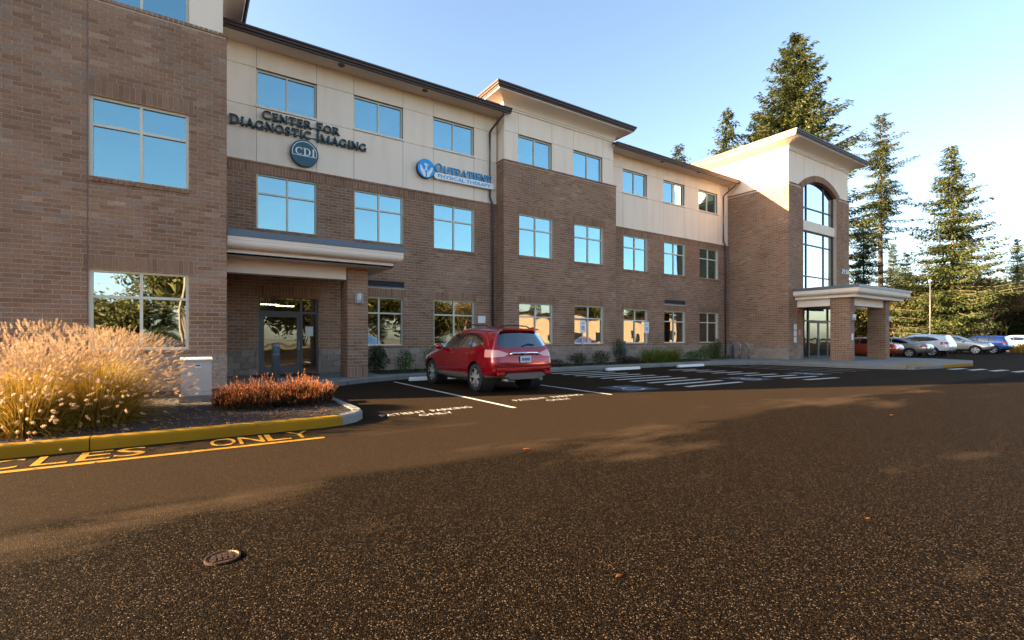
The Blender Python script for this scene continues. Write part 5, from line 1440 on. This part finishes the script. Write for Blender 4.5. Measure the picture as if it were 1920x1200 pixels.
make_car('parked_car', 'suv', 'paint_white', (72.0, 13.5, 0), R(10), 'pale car at the right edge behind dry grass', 'car', group=G)
# cars and trees across the lot, behind the photographer: they only show as reflections in the glass
make_car('parked_car', 'suv', 'paint_silver', (3.5, -20, 0), R(150), 'silver pickup-sized car reflected in the entrance door', 'car', (1.05, 1.1, 1.05))
make_car('parked_car', 'sedan', 'paint_dark', (-2.2, -13, 0), R(80), 'dark car reflected in the lowest left window', 'car')
make_car('parked_car', 'suv', 'paint_orange', (44, -14.5, 0), R(80), 'red car reflected in the tower doors', 'car')

# ================================================================== PLANTS
def rv(s=1.0): return Vector((rnd.gauss(0, s), rnd.gauss(0, s), rnd.gauss(0, s)))
def leaf_quad(m, p, d, n, L_, W, t):
    d = d.normalized(); s = d.cross(n)
    if s.length < 1e-3: s = d.orthogonal()
    s = s.normalized() * W / 2
    a = p; b = p + d * L_ * .5; c = p + d * L_
    m.quad(tuple(a), tuple(b - s), tuple(c), tuple(b + s), t)
def blade(m, p, d, L_, w, droop, t, seg=4):
    d = Vector(d).normalized(); side = d.cross(Vector((0, 0, 1)))
    side = side.normalized() if side.length > 1e-3 else Vector((1, 0, 0))
    side = (side + rv(.25)).normalized()
    prev = None; q = Vector(p); dd = d.copy()
    for k in range(seg + 1):
        ww = w * (1 - k / (seg + .3)); e = (q - side * ww, q + side * ww)
        if prev: m.quad(tuple(prev[0]), tuple(prev[1]), tuple(e[1]), tuple(e[0]), t)
        prev = e; q = q + dd * (L_ / seg); dd = (dd + Vector((0, 0, -droop / seg))).normalized()
    return q, dd
def fountain_grass(x, y, r, h, n, npl, label, lean=.1, green=0):
    h *= .9
    t = thing('fountain_grass', label, 'grass', (x, y, .12), 0, 'golden fountain grass clumps')
    m = MB(); g2 = MB(); pl = MB()
    for k in range(n):
        a = rnd.uniform(0, 2 * math.pi); rr = abs(rnd.gauss(0, .2)) * r
        tilt = min(1.45, abs(rnd.gauss(.0, .62)) + .06)
        d = Vector((math.cos(a) * math.sin(tilt) + lean * .3, math.sin(a) * math.sin(tilt), math.cos(tilt)))
        p = Vector((math.cos(a) * rr, math.sin(a) * rr, 0))
        if rnd.random() < green: blade(g2, p, d, h * rnd.uniform(.35, .6), .006, .7, rnd.random(), 3)
        else: blade(m, p, d, h * rnd.uniform(.55, 1.0), .006, rnd.uniform(.5, 1.6), min(1, max(0, rnd.gauss(.45, .25))))
    for k in range(npl):
        a = rnd.uniform(0, 2 * math.pi); tilt = min(1.35, abs(rnd.gauss(.1, .62)))
        d = Vector((math.cos(a) * math.sin(tilt) + lean * .35, math.sin(a) * math.sin(tilt), math.cos(tilt)))
        p = Vector((math.cos(a) * r * .12, math.sin(a) * r * .12, 0))
        q, dd = blade(m, p, d, h * rnd.uniform(.72, 1.08), .0026, rnd.uniform(.3, 1.2), .7, 5)
        # bottle-brush plume: bristles round a nodding axis
        L_ = rnd.uniform(.06, .10); ax = (dd + Vector((lean, -.02, .25)) + rv(.22)).normalized(); tt = rnd.random()
        s1 = ax.orthogonal().normalized(); s2 = ax.cross(s1)
        for b in range(22):
            f = b / 21; an = b * 2.4; rad = .011 * math.sin(math.pi * min(1, f * .9 + .1)) + .004
            o = (s1 * math.cos(an) + s2 * math.sin(an)); c = q + ax * L_ * f
            e = c + o * rad * 1.5 + ax * .012
            w = ax.cross(o).normalized() * .0034
            pl.quad(tuple(c - w), tuple(c + w), tuple(e + w * .6), tuple(e - w * .6), min(1, max(0, tt * .6 + rnd.random() * .4)))
    stuff(m.build('blades', 'straw', t)); stuff(pl.build('plumes', 'plume', t))
    if g2.v: stuff(g2.build('green_shoots', 'green_blade', t))
fountain_grass(-1.75, 8.75, .8, 1.0, 2600, 620, 'golden fountain grass clump nearest the yellow kerb, green at its foot', .1, .12)
fountain_grass(-1.1, 9.2, .9, 1.15, 3000, 760, 'tallest golden fountain grass clump, in the middle beside the cabinet', .12)
fountain_grass(-2.5, 9.6, .9, 1.15, 2600, 700, 'golden fountain grass clump at the left edge of the picture', .1)
fountain_grass(-1.9, 10.3, .9, 1.25, 2600, 760, 'golden fountain grass clump at the back against the brick wall', .1)
fountain_grass(-1.15, 10.6, .85, 1.2, 2600, 700, 'golden fountain grass clump at the back closest to the cabinet', .15)
fountain_grass(-3.6, 9.2, .9, 1.15, 1400, 240, 'golden fountain grass clump beyond the left edge', .1)
def heather(x, y, rx, ry, h, n, label):
    t = thing('heather_shrub', label, 'shrub', (x, y, .11), 0, 'red tipped heather')
    m = MB(); b_ = MB()
    for k in range(n):
        a = rnd.uniform(0, 2 * math.pi); rr = math.sqrt(rnd.random()); px, py = math.cos(a) * rr * rx, math.sin(a) * rr * ry
        lump = .85 + .2 * math.sin(px * 9 + x * 3) * math.cos(py * 8 + y)
        top = h * (1 - .5 * rr ** 2.2) * lump * rnd.choice((.7, .85, 1.0, 1.0, 1.2)) * rnd.uniform(.9, 1.1)
        d = Vector((math.cos(a) * rr * .45 + rnd.gauss(0, .12), math.sin(a) * rr * .45 + rnd.gauss(0, .12), 1)).normalized()
        base = Vector((px * .85, py * .85, top * .2)); tip = base + d * top * .85
        for j in range(4):
            p = base.lerp(tip, .05 + .17 * j); leaf_quad(b_, p, d + rv(.35), rv(1), .07, .022, rnd.random())
        for j in range(9):
            p = base.lerp(tip, .45 + .062 * j); leaf_quad(m, p, d + rv(.28), rv(1), .034, .010, min(1, max(0, .10 + .085 * j + rnd.gauss(0, .16))))
    stuff(m.build('flower_spikes', 'heather_tip', t)); stuff(b_.build('foliage', 'heather_base', t))
heather(.95, 9.75, .64, .62, .50, 1000, 'orange red heather mound right beside the utility cabinet')
heather(1.80, 9.75, .60, .60, .52, 1000, 'orange red heather mound at the right end of the planter')
def shrub(x, y, r, h, n, mat, label, leaf=.06, z=.12, upright=.3, stems=True):
    t = thing('shrub', label, 'shrub', (x, y, z), 0, 'low shrubs along the brick wall')
    if stems:
        s = MB()
        for k in range(5):
            a = rnd.uniform(0, 6.28); s.tube([(0, 0, 0), (math.cos(a) * r * .25, math.sin(a) * r * .25, h * .4), (math.cos(a) * r * .5, math.sin(a) * r * .5, h * .8)], [.012, .008, .004], 5)
        s.build('stems', 'bark', t)
    m = MB(); n = int(n * 1.8)
    for k in range(n):
        a = rnd.uniform(0, 6.28); u = rnd.uniform(-1, 1); rad = rnd.random() ** .4
        lump = 1 + .25 * math.sin(a * 3 + x) * math.cos(u * 4 + y)
        p = Vector((math.cos(a) * math.sqrt(1 - u * u) * r * rad * lump, math.sin(a) * math.sqrt(1 - u * u) * r * rad * lump, h * .52 + u * h * .5 * rad))
        d = (Vector((p.x, p.y, (p.z - h * .4) * upright + .2)) + rv(.15)).normalized()
        leaf_quad(m, p, d, rv(1), leaf * rnd.uniform(.7, 1.3), leaf * .5, rnd.random())
    stuff(m.build('foliage', mat, t)); return t
shrub(5.55, 16.9, .38, .95, 1300, 'shrub_dark', 'dark clipped evergreen shrub right of the entrance pillar')
shrub(6.55, 16.75, .30, .75, 380, 'shrub_leaf', 'small open green shrub second from the entrance pillar', .07)
shrub(7.65, 16.7, .38, .90, 480, 'shrub_leaf', 'taller open green shrub left of the red SUV', .07)
shrub(11.9, 16.5, .42, .7, 600, 'shrub_leaf', 'green shrub half hidden behind the right of the red SUV')
shrub(14.85, 16.75, .40, .55, 500, 'shrub_dark', 'dark green shrub at the foot of the nearer parking sign')
shrub(16.1, 16.6, .42, .62, 600, 'shrub_dark', 'dark green shrub left of the middle bollard')
shrub(17.75, 17.1, .36, 1.15, 900, 'shrub_dark', 'tall dark shrub just behind the middle bollard')
shrub(17.3, 15.95, .5, .36, 600, 'plum_leaf', 'low plum coloured shrub in front of the middle bollard', .05)
shrub(13.0, 16.2, .55, .32, 600, 'plum_leaf', 'low plum coloured ground shrub behind the red SUV', .05)
shrub(21.6, 16.9, .38, .5, 450, 'shrub_dark', 'small dark shrub right behind the lime grass')
shrub(22.9, 16.5, .45, .55, 600, 'shrub_leaf', 'round green shrub below the small wall vent')
shrub(24.1, 16.6, .42, .8, 700, 'shrub_leaf', 'upright green shrub right of the round one')
shrub(25.2, 16.9, .38, .85, 600, 'olive_leaf', 'yellow green shrub near the tower downspout', .06)
shrub(25.9, 17.1, .32, 1.2, 700, 'shrub_dark', 'tall dark shrub beside the bicycle rack')
shrub(24.9, 16.2, .6, .3, 500, 'olive_leaf', 'low spreading plant before the shrubs near the bicycle rack', .05)
shrub(9.6, 16.5, .45, .5, 400, 'shrub_dark', 'dark shrub hidden in front of the red SUV')
m = MB()
for k in range(2600):
    x, y = rnd.uniform(5.5, 23.8), rnd.uniform(15.85, 17.4)
    leaf_quad(m, Vector((x, y, .14)), Vector((rnd.gauss(0, .6), rnd.gauss(0, .6), .8)), rv(1), .08, .035, rnd.random())
stuff(tag(m.build('ground_cover', 'shrub_dark'), 'dark low ground cover along the planting bed', 'plants'))
def lime(x, y, n, label):
    t = thing('ornamental_grass', label, 'grass', (x, y, .12), 0, 'lime ornamental grasses'); m = MB()
    for k in range(n):
        a = rnd.uniform(0, 6.28); ti = abs(rnd.gauss(0, .6)) + .1
        d = Vector((math.cos(a) * math.sin(ti), math.sin(a) * math.sin(ti), math.cos(ti)))
        blade(m, (math.cos(a) * .1, math.sin(a) * .1, 0), d, rnd.uniform(.6, 1.0), .009, rnd.uniform(.9, 1.8), rnd.random(), 4)
    stuff(m.build('blades', 'lime_grass', t))
lime(18.9, 16.2, 900, 'arching lime green grass clump right of the middle bollard')
lime(19.9, 16.25, 900, 'arching lime green grass clump at the middle of the three')
lime(20.9, 16.3, 800, 'arching lime green grass clump nearest the far wheel stop')
# fallen leaves and mulch bits in the planter
m = MB()
for k in range(1500):
    x, y = rnd.uniform(-5, 2.2), rnd.uniform(7.9, 9.4); leaf_quad(m, Vector((x, y, .125 + rnd.random() * .02)), Vector((rnd.gauss(0, 1), rnd.gauss(0, 1), rnd.gauss(.1, .25))), Vector((0, 0, 1)) + rv(.4), rnd.uniform(.02, .06), rnd.uniform(.012, .03), rnd.random())
stuff(tag(m.build('leaf_litter', 'dead_leaf'), 'dry fallen leaves scattered over the planter mulch', 'leaves'))
LEAVES = [(3.38, 4.83, .10, 'orange fallen leaf lying on the asphalt in the middle'), (2.0, 1.95, .06, 'pale twig lying on the asphalt at lower right'), (10.2, 3.4, .10, 'brown fallen leaf far out on the right asphalt'), (4.2, 1.55, .045, 'small rust leaf at the right edge of the asphalt')]
for x, y, s, lb_ in LEAVES:
    m = MB(); d = Vector((rnd.uniform(.6, 1), rnd.uniform(-.5, .3), 0)).normalized(); n_ = Vector((-d.y, d.x, 0)); p = Vector((x, y, .004))
    P_ = [p, p + d * s * .3 + n_ * s * .16 + Vector((0, 0, .006)), p + d * s * .7 + n_ * s * .12 + Vector((0, 0, .008)), p + d * s, p + d * s * .7 - n_ * s * .12 + Vector((0, 0, .006)), p + d * s * .3 - n_ * s * .16 + Vector((0, 0, .010))]
    m.v += [tuple(q) for q in P_]; m.f += [(0, 1, 2), (0, 2, 3), (0, 3, 4), (0, 4, 5)]; m.t += [.5] * 6
    tag(m.build('fallen_leaf', 'dead_leaf'), lb_, 'leaf', 'fallen leaves')

# ------------------------------------------------------------------ trees
def conifer_mesh(seed, h, r, bare=.15, dens=1.0, droop=.25, ragged=.3, power=.85, mat='needles', levels=None, spray=.55):
    r_ = random.Random(seed)
    tr = MB(); N = 10
    bend = [(r_.uniform(-.01, .01) * h, r_.uniform(-.01, .01) * h) for _ in range(4)]
    def axis(f): return Vector((bend[0][0] * math.sin(f * 3), bend[1][0] * math.sin(f * 2.3), f * h))
    tr.tube([tuple(axis(k / N)) for k in range(N + 1)], [max(.02, h * .0125 * (1 - k / N) ** .8) for k in range(N + 1)], 9)
    cr = MB()
    nl = levels or int(h * 2.0)
    for lv in range(nl):
        f = bare + (1 - bare) * (lv + r_.random()) / nl
        L0 = r * (1 - ((f - bare) / (1 - bare))) ** power + .03 * r
        if f < bare + .12: L0 *= .55 + 3.5 * (f - bare)
        nb = r_.choice((3, 4, 5)) if f < .9 else 3
        a0 = r_.uniform(0, 6.28)
        for b in range(nb):
            if r_.random() < ragged * .45: continue
            a = a0 + 6.283 * b / nb + r_.gauss(0, .25); L_ = L0 * max(.3, r_.gauss(1 - ragged * .25, ragged * .6))
            o = axis(f); hd = Vector((math.cos(a), math.sin(a), 0))
            up = .30 * (f - .3) - droop * (1 - f)
            pts = []
            ns = max(3, int(L_ / (spray * .55)))
            for s in range(ns + 1):
                q = s / ns; pts.append(o + hd * L_ * q + Vector((0, 0, L_ * (up * q - droop * .7 * q * q + .28 * q ** 3))))
            if L_ > 1.2: tr.tube([tuple(pts[0]), tuple(pts[len(pts) // 2]), tuple(pts[-1])], [.012 * L_ + .015, .008 * L_, .01], 4)
            for s in range(1, ns + 1):
                q = s / ns; p = pts[s]; sd = Vector((-hd.y, hd.x, 0)); wid = L_ * .26 * (1.15 - q) + .12
                k_n = int((3 + 3 * (1 - q)) * dens + r_.random())
                base_t = .5
                for k in range(k_n):
                    e = p + sd * r_.uniform(-wid, wid) + Vector((0, 0, r_.gauss(-.06, .10))) + hd * r_.uniform(-.2, .2)
                    d = hd * r_.uniform(.3, 1) + sd * r_.uniform(-.9, .9) + Vector((0, 0, r_.uniform(-.75, .1)))
                    leaf_quad(cr, e, d, Vector((r_.gauss(0, .5), r_.gauss(0, .5), 1)), spray * r_.uniform(.55, 1.15), spray * r_.uniform(.18, .36), min(1, max(0, base_t + r_.gauss(0, .22))))
    tm = tr.build('trunk', 'bark'); cm = cr.build('crown', mat)
    a, b = tm.data, cm.data
    tm.data.polygons.foreach_set('use_smooth', [True] * len(tm.data.polygons))
    bpy.data.objects.remove(tm); bpy.data.objects.remove(cm)
    return a, b
def broadleaf_mesh(seed, h, r, mat, n_leaf=5000, leaf=.22, trunk='bark', multi=4, low=.2):
    r_ = random.Random(seed); tr = MB(); cr = MB(); tips = []
    def grow(p, d, L_, rad, depth):
        q = p + d * L_
        mid_ = p.lerp(q, .5) + Vector((r_.gauss(0, .04), r_.gauss(0, .04), 0)) * L_
        tr.tube([tuple(p), tuple(mid_), tuple(q)], [rad, rad * .85, rad * .68], 6 if depth < 2 else 4)
        if depth >= 4: tips.append((q, d)); return
        if depth >= 2: tips.append((q, d))
        for k in range(r_.choice((2, 3, 3))):
            nd = (d + Vector((r_.gauss(0, .48), r_.gauss(0, .48), r_.gauss(.12, .25)))).normalized()
            grow(q, nd, L_ * r_.uniform(.62, .86), rad * .62, depth + 1)
    for k in range(multi):
        a = 6.28 * k / multi + r_.uniform(-.4, .4); ti = r_.uniform(.1, .42)
        grow(Vector((math.cos(a) * .15, math.sin(a) * .15, 0)), Vector((math.cos(a) * math.sin(ti), math.sin(a) * math.sin(ti), math.cos(ti))), h * .27, h * .016, 0)
    per = max(1, n_leaf // max(1, len(tips)))
    for q, d in tips:
        for k in range(per):
            p = q + Vector((r_.gauss(0, 1), r_.gauss(0, 1), r_.gauss(0, .8))) * r * .16
            if p.z < h * low * .5: continue
            leaf_quad(cr, p, Vector((r_.gauss(0, 1), r_.gauss(0, 1), r_.gauss(-.2, .7))), Vector((r_.gauss(0, 1), r_.gauss(0, 1), r_.gauss(0, 1))), leaf * r_.uniform(.6, 1.3), leaf * .55, min(1, max(0, r_.gauss(.5, .25))))
    tm = tr.build('trunk', trunk); cm = cr.build('crown', mat); a, b = tm.data, cm.data
    bpy.data.objects.remove(tm); bpy.data.objects.remove(cm)
    return a, b
def plant_tree(name, meshes, loc, rz, label, s=1.0, group=None, sz=None):
    t = thing(name, label, 'tree', loc, rz, group); t.scale = (s, s, sz or s)
    link('trunk', meshes[0], t); link('crown', meshes[1], t); return t
def at_depth(u, depth):
    d = Vector((math.sin(YAW), math.cos(YAW), 0)) + Vector((math.cos(YAW), -math.sin(YAW), 0)) * ((u - 960) / 912.); p = d * depth
    return (p.x, p.y, 0)
big = conifer_mesh(11, 39, 9.0, .25, 3.2, .24, .35, .75, spray=.60, levels=105)
med = conifer_mesh(12, 24, 4.6, .10, 2.8, .2, .3, .8, spray=.42, levels=80)
tall = conifer_mesh(13, 36, 3.6, .42, 2.6, .38, .65, .40, spray=.48, levels=66)
wide = conifer_mesh(14, 23, 6.8, .08, 3.0, .20, .45, .95, spray=.44, levels=78)
dark = conifer_mesh(15, 18.5, 4.8, .05, 2.8, .35, .4, .8, mat='needles_dark', spray=.40, levels=66)
plant_tree('fir_tree', big, at_depth(1496, 60), .4, 'tallest bushy fir tree rising behind the tower roof')
plant_tree('fir_tree', med, at_depth(1366, 66), 1.0, 'smaller fir tree left of the tallest one, behind the roof', 1.35)
plant_tree('fir_tree', med, at_depth(1272, 80), 2.0, 'fir top just showing above the middle wing roof', 1.38)
plant_tree('fir_tree', big, at_depth(1425, 66), 2.3, 'fir tree filling the gap left of the tallest fir', .82)
plant_tree('fir_tree', tall, at_depth(1652, 75), .6, 'tall thin fir with a bare lower trunk right of the tower')
plant_tree('fir_tree', dark, at_depth(1620, 70), .1, 'dark fir close against the right side of the tower')
plant_tree('fir_tree', wide, at_depth(1782, 55), 1.7, 'wide spreading fir with dark lower branches beyond the parked cars')
plant_tree('fir_tree', med, at_depth(1908, 66), .3, 'fir tree at the right edge of the picture', .62)
plant_tree('fir_tree', dark, at_depth(1700, 78), 1.3, 'fir behind the porch roof between the thin and wide firs', .8)
plant_tree('fir_tree', med, at_depth(1675, 82), 1.9, 'golden lit fir behind the bare trunk of the thin fir', .72)
plant_tree('fir_tree', dark, at_depth(1945, 60), 2.2, 'dark fir just past the right edge', .75)
gold = broadleaf_mesh(21, 9.5, 4.2, 'gold_leaf', 16000, .26, 'bark_light', 5)
oliv = broadleaf_mesh(22, 9.0, 5.0, 'olive_leaf', 26000, .30, 'bark', 4)
hedge = broadleaf_mesh(23, 4.5, 4.0, 'olive_leaf', 16000, .28, 'bark', 6, .02)
GT = 'broadleaf trees behind the parked cars'
for u, dp, ms, sc, lb_ in ((1590, 62, oliv, .9, 'olive tree seen under the porch roof between the pillars'), (1690, 60, oliv, .95, 'olive green tree right of the porch canopy'), (1735, 66, oliv, 1.1, 'olive green tree behind the white crossover'),
                          (1838, 60, gold, 1.0, 'golden brown bare-branched tree behind the silver crossover'), (1872, 64, gold, .95, 'golden brown tree behind the blue wagon'), (1915, 72, gold, 1.05, 'golden brown tree at the right edge'),
                          (1640, 74, oliv, 1.05, 'olive tree behind the porch right pillar'), (1800, 74, oliv, 1.15, 'olive tree behind the wide fir'), (1965, 66, oliv, 1.0, 'olive tree just beyond the right edge')):
    plant_tree('broadleaf_tree', ms, at_depth(u, dp), rnd.uniform(0, 6), lb_, sc, GT)
for k, (u, dp) in enumerate(((1575, 72), (1612, 66), (1655, 70), (1695, 68), (1745, 72), (1790, 66), (1835, 70), (1880, 72), (1930, 70), (1985, 72))):
    plant_tree('hedge_bush', hedge, at_depth(u, dp), k * 1.3, 'leafy bush in the olive hedge behind the parked cars', .9 + .25 * (k % 3) / 2, 'hedge bushes behind the parked cars')
t = thing('dry_grass', 'golden dry grass mound right of the blue wagon', 'grass', (64.5, 10.6, .05)); m = MB()
for k in range(1800):
    a = rnd.uniform(0, 6.28); rr = rnd.random() ** .5; ti = abs(rnd.gauss(0, .4))
    blade(m, (math.cos(a) * rr * 2.6, math.sin(a) * rr * 1.4, 0), (math.cos(a) * math.sin(ti), math.sin(a) * math.sin(ti), math.cos(ti)), rnd.uniform(.5, 1.1), .022, .8, rnd.random(), 3)
stuff(m.build('blades', 'straw', t))
# trees across the street, seen as reflections in the glass
GR = 'trees across the lot reflected in the windows'
for k in range(34):
    x = -60 + k * 5.2 + rnd.uniform(-2, 2); y = (-38 if x < 44 else -52) - rnd.uniform(0, 16); ms, sc_ = [(oliv, 1.1), (med, .55), (hedge, 1.6), (dark, .7), (oliv, 1.3), (gold, 1.2), (hedge, 1.7), (med, .7)][k % 8]
    plant_tree('reflected_tree', ms, (x, y, 0), k, 'tree across the lot reflected in the ground floor windows', sc_ * rnd.uniform(.85, 1.15), GR)

ob_ = thing('office_block', 'long low tan office block across the lot, seen only as a reflection', 'building', (0, 0, 0))
m = MB(); m.box(46, 112, -46, -36, 0, 5.6); m.build('wall', 'tan_wall', ob_)
m = MB(); m.box(45.4, 112.6, -46.6, -35.4, 5.6, 6.0); m.build('roof', 'brown_metal', ob_)
for k in range(11):
    m = MB(); m.box(49 + k * 5.8, 51.4 + k * 5.8, -36.02, -35.95, 1.1, 2.8); m.build('window', 'frame_dark', ob_)
# poles and wires
def pole(x, y, h, label, group=None):
    t = thing('utility_pole', label, 'pole', (x, y, 0), 0, group); m = MB(); m.cyl((0, 0, 0), (0, 0, h), .16, .1, 10); m.build('shaft', 'bark_light', t, True)
    m = MB(); m.box(-.07, .07, -1.3, 1.3, h - 1.0, h - .86); m.build('crossarm', 'bark_light', t); return t
p1 = at_depth(1430, 95); p2 = at_depth(2350, 42)
pole(p1[0], p1[1], 20.9, 'wooden utility pole hidden behind the tower'); pole(p2[0], p2[1], 17.6, 'wooden utility pole beyond the right edge carrying the wires')
wr_ = thing('power_lines', 'thin power lines crossing the sky right of the tower', 'wires', (0, 0, 0))
for k, (dz, dy, rr) in enumerate(((0, -1.2, .012), (0, 1.2, .012), (-1.3, .2, .03), (-2.6, .2, .016), (-4.3, .2, .022))):
    m = MB(); a = Vector((p1[0], p1[1] + dy, 20.0 + dz)); b = Vector((p2[0], p2[1] + dy, 16.7 + dz * .8))
    m.tube([tuple(a.lerp(b, s / 14) + Vector((0, 0, -.6 * 4 * (s / 14) * (1 - s / 14)))) for s in range(15)], rr, 5); m.build('wire', 'steel_grey', wr_)
wr2 = thing('power_lines', 'power lines across the lot that show as reflections in the windows', 'wires', (0, 0, 0))
for z, y in ((10.6, -24), (9.4, -24), (8.8, -24.4)):
    m = MB(); m.tube([(-70 + 14 * k, y, z - .35 * math.sin(k * math.pi / 5 % math.pi)) for k in range(16)], .045, 5); m.build('wire', 'black_plastic', wr2)
for x in (-70, 0, 70, 140): pole(x, -24.2, 11.4, 'wooden utility pole across the lot behind the photographer', 'utility poles across the lot')
lp = at_depth(1744, 50)
t = thing('lamp_post', 'slim grey lamp post standing behind the parked cars', 'lamp', lp)
m = MB(); m.cyl((0, 0, 0), (0, 0, 7.2), .07, .05, 10); m.build('shaft', 'frame_grey', t, True)
m = MB(); m.box(-.12, .5, -.12, .12, 7.2, 7.32); m.build('lamp_head', 'steel_grey', t)
